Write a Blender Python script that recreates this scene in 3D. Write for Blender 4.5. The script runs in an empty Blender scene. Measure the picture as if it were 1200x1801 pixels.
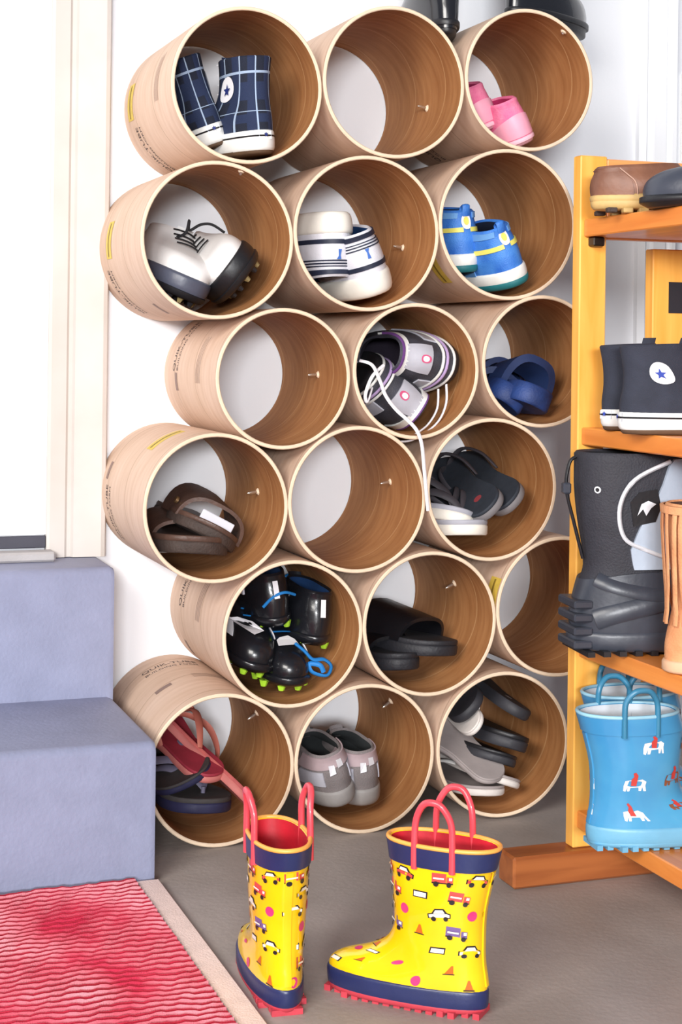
import bpy, math, random
from mathutils import Vector, Matrix
from mathutils.geometry import tessellate_polygon
random.seed(7)
PI = math.pi
sc = bpy.context.scene
COL = sc.collection

# ------------------------------------------------------------------ camera
CAM_F, CAM_YAW, CAM_ROLL, CAM_H, CAM_Y, HORIZON = 2850.0, math.radians(20), math.radians(0.7), 0.673, -2.37, 605.0
cd = bpy.data.cameras.new('camera'); cam = bpy.data.objects.new('camera', cd); COL.objects.link(cam); sc.camera = cam
cd.sensor_fit = 'HORIZONTAL'; cd.sensor_width = 24.0; cd.lens = CAM_F/1200*24
cd.shift_y = -(900.5-HORIZON)/1200; cd.clip_start = .05
_f = Vector((math.sin(CAM_YAW), math.cos(CAM_YAW), 0)); _r = Vector((math.cos(CAM_YAW), -math.sin(CAM_YAW), 0)); _u = Vector((0, 0, 1))
_rc = _r*math.cos(CAM_ROLL)+_u*math.sin(CAM_ROLL); _uc = _u*math.cos(CAM_ROLL)-_r*math.sin(CAM_ROLL)
m = Matrix((_rc, _uc, -_f)).transposed().to_4x4(); m.translation = Vector((0, CAM_Y, CAM_H)); cam.matrix_world = m

# ------------------------------------------------------------------ light
w = bpy.data.worlds.new('world'); sc.world = w; w.use_nodes = True
bg = w.node_tree.nodes['Background']; bg.inputs[0].default_value = (.72, .80, 1.0, 1); bg.inputs[1].default_value = .19
def area(name, loc, target, sx, sy, power, col):
    l = bpy.data.lights.new(name, 'AREA'); l.shape = 'RECTANGLE'; l.size = sx; l.size_y = sy; l.energy = power; l.color = col
    o = bpy.data.objects.new(name, l); COL.objects.link(o); o.location = loc
    o.rotation_euler = (Vector(target)-Vector(loc)).to_track_quat('-Z', 'Y').to_euler(); return o
area('garage_door_daylight', (-1.8, -3.1, 1.95), (.75, -.2, .9), 1.9, 1.2, 130, (1, .96, .91))
area('garage_front_daylight', (-1.15, -6.3, 1.25), (.75, -.2, .6), 1.3, .5, 290, (.97, .98, 1))
vs = sc.view_settings; vs.view_transform = 'Standard'; vs.look = 'None'; vs.exposure = 0.12; vs.gamma = 1.0; vs.use_curve_mapping = False

# ------------------------------------------------------------------ materials
def lin(c):
    return tuple(((v/255)/12.92 if v/255 <= .04045 else ((v/255+.055)/1.055)**2.4) for v in c)
MATS = {}
def mat(name, rgb, rough=.6, var=.12, scale=30, bump=.1, bscale=200, metal=0, spec=.5, coat=0, sheen=0, rgb2=None):
    """principled material with noise colour variation and fine noise relief"""
    if name in MATS: return MATS[name]
    M = bpy.data.materials.new(name); M.use_nodes = True; nt = M.node_tree; b = nt.nodes['Principled BSDF']
    c = lin(rgb); c2 = lin(rgb2) if rgb2 else tuple(v*(1-var) for v in c)
    tc = nt.nodes.new('ShaderNodeTexCoord')
    n = nt.nodes.new('ShaderNodeTexNoise'); n.inputs['Scale'].default_value = scale; n.inputs['Detail'].default_value = 4
    nt.links.new(tc.outputs['Object'], n.inputs['Vector'])
    r = nt.nodes.new('ShaderNodeValToRGB'); r.color_ramp.elements[0].position = .35; r.color_ramp.elements[1].position = .65
    r.color_ramp.elements[0].color = (*c2, 1); r.color_ramp.elements[1].color = (*c, 1)
    nt.links.new(n.outputs['Fac'], r.inputs[0]); nt.links.new(r.outputs[0], b.inputs['Base Color'])
    b.inputs['Roughness'].default_value = rough; b.inputs['Metallic'].default_value = metal; b.inputs['Specular IOR Level'].default_value = spec
    b.inputs['Coat Weight'].default_value = coat; b.inputs['Sheen Weight'].default_value = sheen
    if bump:
        n2 = nt.nodes.new('ShaderNodeTexNoise'); n2.inputs['Scale'].default_value = bscale; n2.inputs['Detail'].default_value = 2
        nt.links.new(tc.outputs['Object'], n2.inputs['Vector'])
        bp = nt.nodes.new('ShaderNodeBump'); bp.inputs['Strength'].default_value = bump; bp.inputs['Distance'].default_value = .002
        nt.links.new(n2.outputs['Fac'], bp.inputs['Height']); nt.links.new(bp.outputs[0], b.inputs['Normal'])
    MATS[name] = M; return M

def node(nt, t, **kw):
    n = nt.nodes.new(t)
    for k, v in kw.items(): setattr(n, k, v)
    return n
def mth(nt, op, a, b=None):
    n = node(nt, 'ShaderNodeMath', operation=op)
    for i, v in enumerate((a, b)):
        if v is None: continue
        if isinstance(v, (int, float)): n.inputs[i].default_value = v
        else: nt.links.new(v, n.inputs[i])
    return n.outputs[0]
def mixc(nt, fac, a, b):
    n = node(nt, 'ShaderNodeMix', data_type='RGBA')
    if isinstance(fac, (int, float)): n.inputs[0].default_value = fac
    else: nt.links.new(fac, n.inputs[0])
    for i, v in ((6, a), (7, b)):
        if isinstance(v, tuple): n.inputs[i].default_value = (*v[:3], 1)
        else: nt.links.new(v, n.inputs[i])
    return n.outputs[2]

def cardboard(name, rgb, rgb2, seam):
    """kraft paper tube: winding bands and spiral seams run round the tube (object Y is its axis)"""
    M = bpy.data.materials.new(name); M.use_nodes = True; nt = M.node_tree; b = nt.nodes['Principled BSDF']
    tc = node(nt, 'ShaderNodeTexCoord'); sp = node(nt, 'ShaderNodeSeparateXYZ'); nt.links.new(tc.outputs['Object'], sp.inputs[0])
    ang = mth(nt, 'ARCTAN2', sp.outputs[2], sp.outputs[0])
    cv = node(nt, 'ShaderNodeCombineXYZ'); nt.links.new(mth(nt, 'MULTIPLY', sp.outputs[1], 60), cv.inputs[0])
    nt.links.new(mth(nt, 'MULTIPLY', mth(nt, 'COSINE', ang), .8), cv.inputs[1]); nt.links.new(mth(nt, 'MULTIPLY', mth(nt, 'SINE', ang), .8), cv.inputs[2])
    n = node(nt, 'ShaderNodeTexNoise'); n.inputs['Scale'].default_value = 1.6; n.inputs['Detail'].default_value = 5; nt.links.new(cv.outputs[0], n.inputs['Vector'])
    n2 = node(nt, 'ShaderNodeTexNoise'); n2.inputs['Scale'].default_value = 14; n2.inputs['Detail'].default_value = 5; nt.links.new(tc.outputs['Object'], n2.inputs['Vector'])
    r = node(nt, 'ShaderNodeValToRGB'); r.color_ramp.elements[0].position = .36; r.color_ramp.elements[1].position = .66
    r.color_ramp.elements[0].color = (*lin(rgb2), 1); r.color_ramp.elements[1].color = (*lin(rgb), 1)
    nt.links.new(mth(nt, 'ADD', mth(nt, 'MULTIPLY', n.outputs['Fac'], .6), mth(nt, 'MULTIPLY', n2.outputs['Fac'], .4)), r.inputs[0])
    # spiral seam
    s = mth(nt, 'FRACT', mth(nt, 'ADD', mth(nt, 'MULTIPLY', sp.outputs[1], 9.0), mth(nt, 'DIVIDE', ang, 2*PI)))
    ss = mth(nt, 'LESS_THAN', mth(nt, 'ABSOLUTE', mth(nt, 'SUBTRACT', s, .5)), .013)
    col = mixc(nt, mth(nt, 'MULTIPLY', ss, .55), r.outputs[0], lin(seam)); nt.links.new(col, b.inputs['Base Color'])
    b.inputs['Roughness'].default_value = .72; b.inputs['Specular IOR Level'].default_value = .3
    bp = node(nt, 'ShaderNodeBump'); bp.inputs['Strength'].default_value = .35; bp.inputs['Distance'].default_value = .001
    nt.links.new(mth(nt, 'SUBTRACT', n.outputs['Fac'], ss), bp.inputs['Height']); nt.links.new(bp.outputs[0], b.inputs['Normal'])
    MATS[name] = M; return M
CB_OUT = cardboard('kraft_outer', (222, 194, 173), (207, 176, 152), (170, 140, 115))
CB_IN = cardboard('kraft_inner', (184, 130, 82), (158, 104, 60), (206, 160, 112))
CB_RIM = mat('kraft_rim', (232, 208, 180), .8, .1, 60)

def wood(name, rgb, rgb2, axis):
    M = bpy.data.materials.new(name); M.use_nodes = True; nt = M.node_tree; b = nt.nodes['Principled BSDF']
    tc = node(nt, 'ShaderNodeTexCoord'); mp = node(nt, 'ShaderNodeMapping'); nt.links.new(tc.outputs['Object'], mp.inputs[0])
    s = [30, 30, 30]; s[axis] = 2.2; mp.inputs['Scale'].default_value = s
    n = node(nt, 'ShaderNodeTexNoise'); n.inputs['Scale'].default_value = 2.0; n.inputs['Detail'].default_value = 8; n.inputs['Distortion'].default_value = .6
    nt.links.new(mp.outputs[0], n.inputs['Vector'])
    r = node(nt, 'ShaderNodeValToRGB'); r.color_ramp.elements[0].position = .3; r.color_ramp.elements[1].position = .68
    r.color_ramp.elements[0].color = (*lin(rgb2), 1); r.color_ramp.elements[1].color = (*lin(rgb), 1)
    nt.links.new(n.outputs['Fac'], r.inputs[0]); nt.links.new(r.outputs[0], b.inputs['Base Color'])
    b.inputs['Roughness'].default_value = .38; b.inputs['Coat Weight'].default_value = .25; b.inputs['Coat Roughness'].default_value = .25
    bp = node(nt, 'ShaderNodeBump'); bp.inputs['Strength'].default_value = .12; bp.inputs['Distance'].default_value = .001
    nt.links.new(n.outputs['Fac'], bp.inputs['Height']); nt.links.new(bp.outputs[0], b.inputs['Normal'])
    MATS[name] = M; return M
WOOD_V = wood('orange_pine_upright', (250, 188, 92), (236, 164, 66), 2)
WOOD_X = wood('orange_pine_rail', (244, 170, 106), (226, 142, 76), 0)
WOOD_Y = wood('orange_pine_board', (238, 150, 70), (214, 120, 46), 1)
WOOD_D = wood('brown_pine_foot', (170, 98, 50), (138, 72, 34), 0)

# ------------------------------------------------------------------ mesh helpers
def obj(name, V, F, M, parent=None, smooth=35, fm=None, uv=None):
    me = bpy.data.meshes.new(name); me.from_pydata([tuple(v) for v in V], [], F)
    for x in (M if isinstance(M, (list, tuple)) else [M]): me.materials.append(x)
    if fm: me.polygons.foreach_set('material_index', fm)
    if uv:
        l = me.uv_layers.new(name='UVMap')
        for lp in me.loops: l.data[lp.index].uv = uv[lp.vertex_index]
    if smooth:
        me.polygons.foreach_set('use_smooth', [True]*len(me.polygons)); me.set_sharp_from_angle(angle=math.radians(smooth))
    me.update()
    o = bpy.data.objects.new(name, me); COL.objects.link(o)
    if parent: o.parent = parent
    return o
def tag(o, label, cat, group=None, kind=None):
    if label: o['label'] = label
    if cat: o['category'] = cat
    if group: o['group'] = group
    if kind: o['kind'] = kind
    return o
def thing(name, label, cat, group=None):
    o = bpy.data.objects.new(name, None); COL.objects.link(o); o.empty_display_size = .03
    return tag(o, label, cat, group)
def struct(name, V, F, M, **kw):
    o = obj(name, V, F, M, **kw); o['kind'] = 'structure'; return o
def box(x0, x1, y0, y1, z0, z1, bv=0.0):
    if bv <= 0:
        V = [(x, y, z) for z in (z0, z1) for y in (y0, y1) for x in (x0, x1)]
        return V, [(0, 2, 3, 1), (4, 5, 7, 6), (0, 1, 5, 4), (2, 6, 7, 3), (0, 4, 6, 2), (1, 3, 7, 5)]
    V = []; idx = {}
    for i, x in enumerate((x0, x1)):
        for j, y in enumerate((y0, y1)):
            for k, z in enumerate((z0, z1)):
                sx, sy, sz = (1 if i == 0 else -1)*bv, (1 if j == 0 else -1)*bv, (1 if k == 0 else -1)*bv
                idx[i, j, k] = len(V); V += [(x, y+sy, z+sz), (x+sx, y, z+sz), (x+sx, y+sy, z)]
    g = lambda i, j, k, a: idx[i, j, k]+a
    F = []
    for i in (0, 1): F.append([g(i, 0, 0, 0), g(i, 1, 0, 0), g(i, 1, 1, 0), g(i, 0, 1, 0)][::(-1 if i == 0 else 1)])
    for j in (0, 1): F.append([g(0, j, 0, 1), g(1, j, 0, 1), g(1, j, 1, 1), g(0, j, 1, 1)][::(1 if j == 0 else -1)])
    for k in (0, 1): F.append([g(0, 0, k, 2), g(1, 0, k, 2), g(1, 1, k, 2), g(0, 1, k, 2)][::(-1 if k == 0 else 1)])
    for j in (0, 1):
        for k in (0, 1): F.append([g(0, j, k, 1), g(1, j, k, 1), g(1, j, k, 2), g(0, j, k, 2)][::(1 if (j == k) else -1)])
    for i in (0, 1):
        for k in (0, 1): F.append([g(i, 0, k, 0), g(i, 1, k, 0), g(i, 1, k, 2), g(i, 0, k, 2)][::(1 if (i != k) else -1)])
    for i in (0, 1):
        for j in (0, 1): F.append([g(i, j, 0, 0), g(i, j, 1, 0), g(i, j, 1, 1), g(i, j, 0, 1)][::(1 if (i == j) else -1)])
    for i in (0, 1):
        for j in (0, 1):
            for k in (0, 1): F.append([g(i, j, k, 0), g(i, j, k, 1), g(i, j, k, 2)][::(1 if (i+j+k) % 2 == 0 else -1)])
    return V, F
def bobj(name, b, M, parent=None, bv=.0015): return obj(name, *box(*b, bv), M, parent, smooth=0)
def join(parts):
    V, F = [], []
    for v, f in parts:
        n = len(V); V += list(v); F += [tuple(i+n for i in q) for q in f]
    return V, F
def catmull(pts, n, closed=False):
    P = [Vector(p) for p in pts]; N = len(P); out = []
    segs = N if closed else N-1
    for i in range(segs):
        if closed: a, b, c, d = P[i-1], P[i], P[(i+1) % N], P[(i+2) % N]
        else: a, b, c, d = P[max(i-1, 0)], P[i], P[i+1], P[min(i+2, N-1)]
        for k in range(n):
            t = k/n
            out.append(.5*((2*b)+(c-a)*t+(2*a-5*b+4*c-d)*t*t+(3*b-a-3*c+d)*t**3))
    if not closed: out.append(P[-1])
    return out
def tube(pts, r, n=8, flat=1.0, up=(0, 0, 1), taper=None):
    """swept tube; flat scales the section along the 'up'-ward axis (ribbons)"""
    P = [Vector(p) for p in pts]; V, F = [], []; up = Vector(up); prev = None
    for i, p in enumerate(P):
        t = (P[min(i+1, len(P)-1)]-P[max(i-1, 0)]).normalized()
        s = t.cross(up if prev is None else prev)
        if s.length < 1e-4: s = t.cross(Vector((1, .3, .2)))
        s.normalize(); u = s.cross(t).normalized(); prev = u
        k = r*(taper(i/(len(P)-1)) if taper else 1)
        for j in range(n):
            a = 2*PI*j/n; V.append(p+s*math.cos(a)*k+u*math.sin(a)*k*flat)
    for i in range(len(P)-1):
        for j in range(n):
            F.append((i*n+j, i*n+(j+1) % n, (i+1)*n+(j+1) % n, (i+1)*n+j))
    F.append(tuple(range(n))[::-1]); F.append(tuple(range((len(P)-1)*n, len(P)*n)))
    return V, F
def orient(o, loc, fwd, up):
    x = Vector(fwd).normalized(); y = Vector(up).cross(x).normalized(); z = x.cross(y)
    M = Matrix((x, y, z)).transposed().to_4x4(); M.translation = Vector(loc); o.matrix_world = M; return o
def at(px, py, Y):
    """world point seen at photo pixel (px, py) on the plane Y (wall = 0)"""
    dx, dy = px-600, py-HORIZON; c, s = math.cos(CAM_ROLL), math.sin(CAM_ROLL)
    dx, dy = dx*c+dy*s, -dx*s+dy*c
    D = _f*CAM_F+_r*dx-_u*dy; k = (Y-CAM_Y)/D.y
    return Vector((0, CAM_Y, CAM_H))+D*k

# ------------------------------------------------------------------ the setting
WALL = mat('white_wall_paint', (236, 238, 242), .7, .02, 3, .15, 90)
TRIM = mat('cream_trim_paint', (206, 199, 193), .5, .04, 9, .05, 60, rgb2=(198, 190, 182))
DOOR = mat('white_door_paint', (240, 242, 245), .5, .02, 4, .05, 60)
STEPM = mat('grey_painted_concrete', (150, 156, 184), .55, .12, 16, .25, 160)
FLOORM = mat('grey_concrete_floor', (172, 162, 156), .5, .2, 5, .25, 120, rgb2=(150, 141, 135))
GAP = mat('dark_door_sweep', (66, 66, 78), .6)
struct('floor', *box(-4, 4, -7.5, .0, -.1, 0), FLOORM, smooth=0)
struct('wall_back', *box(-4, 4, 0, .12, 0, 2.6), WALL, smooth=0)
# door and casing at the top of the steps
o = struct('door_1', *box(-.45, .405, -.012, -.002, .391, 2.4), DOOR, smooth=0)
bobj('door_sweep', (-.45, .404, -.018, -.0125, .3725, .390), GAP, o, .001)
def profile_trim(name, x0, x1, z0, z1, y, prof, M):
    """vertical casing: prof lists (fraction of width, projection)"""
    V, F = [], []; n = len(prof)
    for z in (z0, z1):
        for (fx, d) in prof: V.append((x0+(x1-x0)*fx, y-d, z))
    for i in range(n-1): F.append((i, i+1, n+i+1, n+i))
    F.append(tuple(range(n))[::-1]); F.append(tuple(range(n, 2*n)))
    return struct(name, V, F, M, smooth=0)
profile_trim('trim_1', .405, .492, .358, 2.5, 0, [(0, 0), (0, .018), (.05, .02), (.3, .02), (.34, .017), (.4, .017), (.44, .022), (.9, .026), (.97, .024), (1, .018), (1, 0)], TRIM)
profile_trim('trim_2', 1.38, 1.447, .0, 2.5, 0, [(0, 0), (0, .012), (.18, .016), (.24, .011), (.34, .011), (.4, .017), (.72, .018), (.78, .012), (.86, .012), (.9, .02), (1, .02), (1, 0)], DOOR)
profile_trim('trim_3', -.537, -.4505, .358, 2.5, 0, [(0, 0), (0, .018), (.03, .024), (.1, .026), (.56, .022), (.6, .017), (.66, .017), (.7, .02), (.95, .02), (1, .018), (1, 0)], TRIM)
# steps: landing below the door and one lower tread, with worn, rounded nosings
def step(name, x0, x1, y0, y1, z0, z1, M, r=.012):
    pr = [(y0, z0)]+[(y0+r-r*math.cos(a), z1-r+r*math.sin(a)) for a in [k*PI/2/6 for k in range(7)]]+[(y1, z1), (y1, z0)]
    V, F = [], []; n = len(pr)
    for x in (x0, x1-r*.6, x1):
        k = 0 if x < x1 else .0035
        for (y, z) in pr: V.append((x, y+(k if y < y1 else 0), z-(k if z > z0 else 0)))
    for a in (0, 1):
        for i in range(n): F.append((a*n+i, (a+1)*n+i, (a+1)*n+(i+1) % n, a*n+(i+1) % n))
    F.append(tuple(range(n))); F.append(tuple(range(2*n, 3*n))[::-1])
    return struct(name, V, F, M, smooth=40)
step('concrete_step', -1.2, .482, -.132, -.0005, .0, .357, STEPM)
step('concrete_step', -1.2, .479, -.402, -.1325, .0, .176, STEPM)
struct('door_sill', *box(-.5, .412, -.060, -.0272, .3575, .3715, .003), mat('sill_concrete', (176, 172, 172), .7, .1, 20, .3), smooth=0)
# notice sheets pinned on the wall at the right
o = bobj('wall_notice', (1.466, 1.68, -.004, -.0005, .96, 1.135), mat('notice_paper', (250, 249, 244), .8, .03), None, 0)
tag(o, 'white paper notice with faint printed rows on the wall at the right edge', 'notice')
for z, c in ((1.108, (196, 178, 150)), (1.088, (190, 186, 184)), (1.072, (200, 204, 208)), (1.05, (170, 186, 188)), (1.035, (168, 150, 126)), (1.0, (190, 190, 186)), (.985, (180, 176, 170))):
    bobj('printed_line', (1.467, 1.67, -.0046, -.0041, z, z+.003), mat('print_%d_%d_%d' % c, c, .8), o, 0)

# ------------------------------------------------------------------ the cardboard tubes
TB = {'11': (.62, 1.0172, .1053), '12': (.8318, 1.0353, .1053), '13': (1.0388, 1.0526, .1013), '21': (.5815, .8094, .1054), '22': (.7943, .8257, .107), '23': (1.0083, .8457, .1073),
      '31': (.6761, .6254, .0955), '32': (.8699, .6367, .0948), '33': (1.0647, .6511, .0948), '41': (.5839, .4523, .1), '42': (.7854, .4594, .101), '43': (.988, .4699, .1013),
      '51': (.6939, .2797, .1), '52': (.8956, .2842, .1011), '53': (1.0977, .2987, .1009), '61': (.595, .1026, .1023), '62': (.8007, .1031, .1028), '63': (1.0101, .1069, .1033)}
TL, TTH, FRONT = .286, .0052, -.29
INK = mat('dark_print_ink', (74, 58, 58), .7); INKL = mat('faded_print_ink', (150, 124, 114), .7); YEL = mat('yellow_label', (226, 196, 84), .6, .15, 80)
SCREW = mat('bright_screw_steel', (225, 222, 214), .25, .05, metal=.9)
def text_polys(s, size):
    cu = bpy.data.curves.new('txt', 'FONT'); cu.body = s; cu.size = size; cu.align_x = 'CENTER'; cu.align_y = 'CENTER'; cu.resolution_u = 2
    o = bpy.data.objects.new('txt', cu); COL.objects.link(o); dg = bpy.context.evaluated_depsgraph_get(); dg.update()
    me = bpy.data.meshes.new_from_object(o.evaluated_get(dg)); V = [tuple(v.co[:2]) for v in me.vertices]; F = [tuple(p.vertices) for p in me.polygons]
    bpy.data.objects.remove(o); bpy.data.curves.remove(cu); bpy.data.meshes.remove(me); return V, F
TXT1 = text_polys('QUIK-TUBE', .0165); TXT2 = text_polys('BUILDING FORM', .0110)
def wrap(R, th0, dep, VF, off=.0004, flip=1):
    """wrap flat (u, v) shapes on a tube: u runs round it, v along the axis"""
    V, F = VF
    return [((R+off)*math.cos(th0+flip*u/R), dep+v, (R+off)*math.sin(th0+flip*u/R)) for u, v in V], F
def rect(u0, u1, v0, v1, n=10):
    V = [(u0+(u1-u0)*i/n, v) for i in range(n+1) for v in (v0, v1)]
    return V, [(2*i, 2*i+2, 2*i+3, 2*i+1) for i in range(n)]
WHERE = {'11': 'in the top row holding two navy plaid high-tops', '12': 'in the top row, empty, between plaid high-tops and pink shoes', '13': 'in the top row holding pink shoes',
 '21': 'in the second row holding white golf shoes', '22': 'in the second row holding white and navy sneakers', '23': 'in the second row holding blue and yellow running shoes',
 '31': 'in the third row, empty, at the left end', '32': 'in the third row with a white lace hanging out', '33': 'in the third row holding navy sandals beside the wooden shelf',
 '41': 'in the fourth row holding brown leather sandals', '42': 'in the fourth row, empty, under the hanging white lace', '43': 'in the fourth row holding black and cream flip-flops',
 '51': 'in the fifth row stuffed with black football boots', '52': 'in the fifth row holding black slides', '53': 'in the fifth row, empty, half hidden by the wooden shelf',
 '61': 'in the bottom row holding pink and navy flip-flops beside the steps', '62': 'in the bottom row holding grey running shoes', '63': 'in the bottom row crammed with grey and black flip-flops'}
# printing: text angle, yellow label angle/depth, bar angle/depth, lines angle/depth (degrees round the tube, metres behind the rim)
PRINT = {'11': (222, (178, .245), None, (170, .075)), '21': (222, (176, .20), (240, .10), None), '31': (152, None, (186, .215), (165, .085)), '41': (196, (118, .10), (160, .24), None),
         '51': (152, None, (214, .235), (160, .12)), '61': (100, None, (120, .12), (75, .12)), '23': (300, (216, .055), None, None), '32': (250, None, None, (190, .07)), '22': (300, None, None, None),
         '13': (225, None, (190, .08), None), '62': (110, None, None, None), '53': (190, (170, .02), None, None)}
SCREWS = {'12': -8, '22': -6, '31': 2, '42': 8, '41': 6, '52': 22, '61': 28, '62': 30, '13': 52, '21': 70}
NS = 72
for k, (tx, tz, R) in TB.items():
    V, F, fm = [], [], []
    ri = R-TTH; prof = [(R, .0012, 0), (R, TL, 0), (R-.001, TL+.001, 2), (ri, TL+.001, 2), (ri, .0012, 1), (ri+.0012, 0, 2), (R-.0012, 0, 2)]
    n = len(prof)
    rnd = random.Random(int(k)); ph = rnd.random()*6
    for j in range(NS):
        a = 2*PI*j/NS; wob = .0004*math.sin(3*a+ph)
        for (r, y, mi) in prof: V.append(((r+wob*(y < .1))*math.cos(a), y, (r+wob*(y < .1))*math.sin(a)))
    mi = [0, 2, 2, 1, 2, 2, 2]
    for j in range(NS):
        for i in range(n):
            F.append((j*n+i, j*n+(i+1) % n, ((j+1) % NS)*n+(i+1) % n, ((j+1) % NS)*n+i)); fm.append(mi[i])
    root = thing('cardboard_tube', 'cardboard concrete-form tube '+WHERE[k], 'tube', 'stacked cardboard shoe tubes')
    root.location = (tx, FRONT, tz-R)
    def kid(name, VF, M, par=root, smooth=0, **kw):
        v, f = VF
        return obj(name, [(a, b, c+R) for a, b, c in v], f, M, par, smooth=smooth, **kw)
    sh = obj('shell', V, F, [CB_OUT, CB_IN, CB_RIM], root, smooth=40, fm=fm); sh.location = (0, 0, R)
    if k in PRINT:
        ta, ye, bar, ln = PRINT[k]; D = math.radians
        kid('lettering', join([wrap(R, D(ta), .228, TXT1, flip=-1), wrap(R, D(ta), .209, TXT2, flip=-1)]), INK)
        if ye:
            y = kid('yellow_label', wrap(R, D(ye[0]), ye[1], rect(-.027, .027, -.016, .016)), YEL)
            kid('label_stripe', wrap(R, D(ye[0]), ye[1], rect(-.024, .024, -.0015, .0035), .0007), mat('label_olive', (140, 116, 40), .6), y)
        if bar: kid('printed_bar', wrap(R, D(bar[0]), bar[1], rect(-.013, .013, -.006, .006)), INKL)
        if ln:
            kid('printed_lines', join([wrap(R, D(ln[0]), ln[1]+i*.0062, rect(-.034+.004*(i % 2), .034, 0, .0014)) for i in range(4)]), INKL)
    if k in SCREWS:
        a = math.radians(SCREWS[k]); L = .017; d = .12 if k not in ('13', '21') else .012
        if k in ('13', '21'): L = .006
        pts = [(math.cos(a)*(ri-L*t), d-.004*t, math.sin(a)*(ri-L*t)) for t in (0, .3, .6, .85, 1)]
        s = kid('screw_tip', tube(pts, .0023, 8, taper=lambda t: 1 if t < .7 else max(.08, (1-t)/.3)), SCREW, smooth=40)
        kid('paper_burr', tube([(math.cos(a)*(ri+.0005), d, math.sin(a)*(ri+.0005)), (math.cos(a)*(ri-.003), d, math.sin(a)*(ri-.003))], .006, 9, taper=lambda t: 1-.6*t), CB_RIM, s, smooth=0)

# ------------------------------------------------------------------ rug in front of the steps
RED = mat('rug_red_yarn', (150, 8, 32), .9, .25, 9, .6, 700, sheen=.05, rgb2=(184, 22, 54)); PINK = mat('rug_pale_yarn', (226, 146, 156), .9, .2, 10, .6, 700, sheen=.05, rgb2=(188, 34, 66))
BIND = mat('rug_cream_binding', (240, 214, 204), .85, .1, 40, .5, 500)
rug = thing('rug', 'red and pale pink ridged rug with cream edge in front of the steps', 'rug'); rug.location = (.1, -.9, 0)
RX0, RX1, RY0, RY1 = -.62, .452, -1.62, -.412
def L2(v): return [(a-.1, b+.9, c) for a, b, c in v]
v, f = box(RX0, RX1, RY0, RY1, .0005, .006); obj('backing', L2(v), f, RED, rug, smooth=0)
for nm, b in (('binding', (RX1, RX1+.03, RY0, RY1, .0005, .009)), ('binding', (RX0, RX1, RY0-.03, RY0, .0005, .009))):
    v, f = box(*b, .002); obj(nm, L2(v), f, BIND, rug, smooth=0)
rows = []; rows2 = []
pitch = .0135; nr = int((RY1-RY0)/pitch)
def wavy(x, i): return .005*math.sin(x*17+i*.12)+.0030*math.sin(x*43-i*.3)+.0016*math.sin(x*97+i*.9)
for i in range(nr):
    yb = RY1-.008-i*pitch
    for which, (dst, hw, h, dy) in enumerate(((rows, .0046, .0090, 0), (rows2, .0032, .0098, pitch*.5))):
        V, F = [], []; nx = 200; sec = [(-1, 0), (-.7, .72), (0, 1), (.7, .72), (1, 0)]
        for a in range(nx+1):
            x = RX0+.002+(RX1-RX0-.004)*a/nx; yy = yb-dy+wavy(x, i+which*.5); g = 1+.10*math.sin(x*310+i*1.7)*math.sin(x*83+i)
            for (sy, sz) in sec: V.append((x, min(max(yy+sy*hw, RY0), RY1-.0005), .005+sz*h*g))
        for a in range(nx):
            for b in range(4): F.append((a*5+b, (a+1)*5+b, (a+1)*5+b+1, a*5+b+1))
        dst.append((V, F))
for nm, r_, M in (('red_pile', rows, RED), ('pale_pile', rows2, PINK)):
    v, f = join(r_); o = obj(nm, L2(v), f, M, rug, smooth=60); o['kind'] = 'stuff'

# ------------------------------------------------------------------ the wooden shelf unit at the right
sh = thing('shelf_unit', 'orange pine open shelf unit with shoes, standing right of the cardboard tubes', 'shelf'); SX, SY = 1.13, -.9; sh.location = (SX, SY, 0)
def sb(name, b, M, par=sh, bv=.0015, **kw):
    v, f = box(*b, bv); return obj(name, [(x-SX, y-SY, z) for x, y, z in v], f, M, par, smooth=0)
BX0, BX1 = .986, 1.26
for y0 in (-.552, -1.372):
    sb('post', (.981, 1.019, y0, y0+.02, .0405, .915), WOOD_V)
    sb('post', (1.087, 1.135, y0+.0, y0+.02, .0405, .80), WOOD_V)
    sb('post', (1.232, 1.27, y0, y0+.02, .0405, .915), WOOD_V)
    sb('top_rail', (1.0195, 1.2315, y0+.001, y0+.019, .81, .912), WOOD_X)
    sb('foot', (.893, 1.33, y0-.012, y0+.032, .0005, .04), WOOD_D, bv=.003)
    sb('bottom_rail', (1.0195, 1.2315, y0+.002, y0+.018, .045, .072), WOOD_V)
ZS = (.088, .304, .5715, .834)        # tops of the four boards
for z in ZS: sb('shelf_board', (BX0, BX1, -1.3515, -.5525, z-.022, z), WOOD_Y)
sb('metal_bracket', (.992, 1.008, -.568, -.5525, .800, .8115), mat('dark_steel', (60, 52, 46), .35, .1, metal=.8))
bk = sb('paper_tag', (1.110, 1.1345, -.5535, -.5525, .718, .758), mat('tag_black', (40, 38, 44), .5), bv=0)

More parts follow.
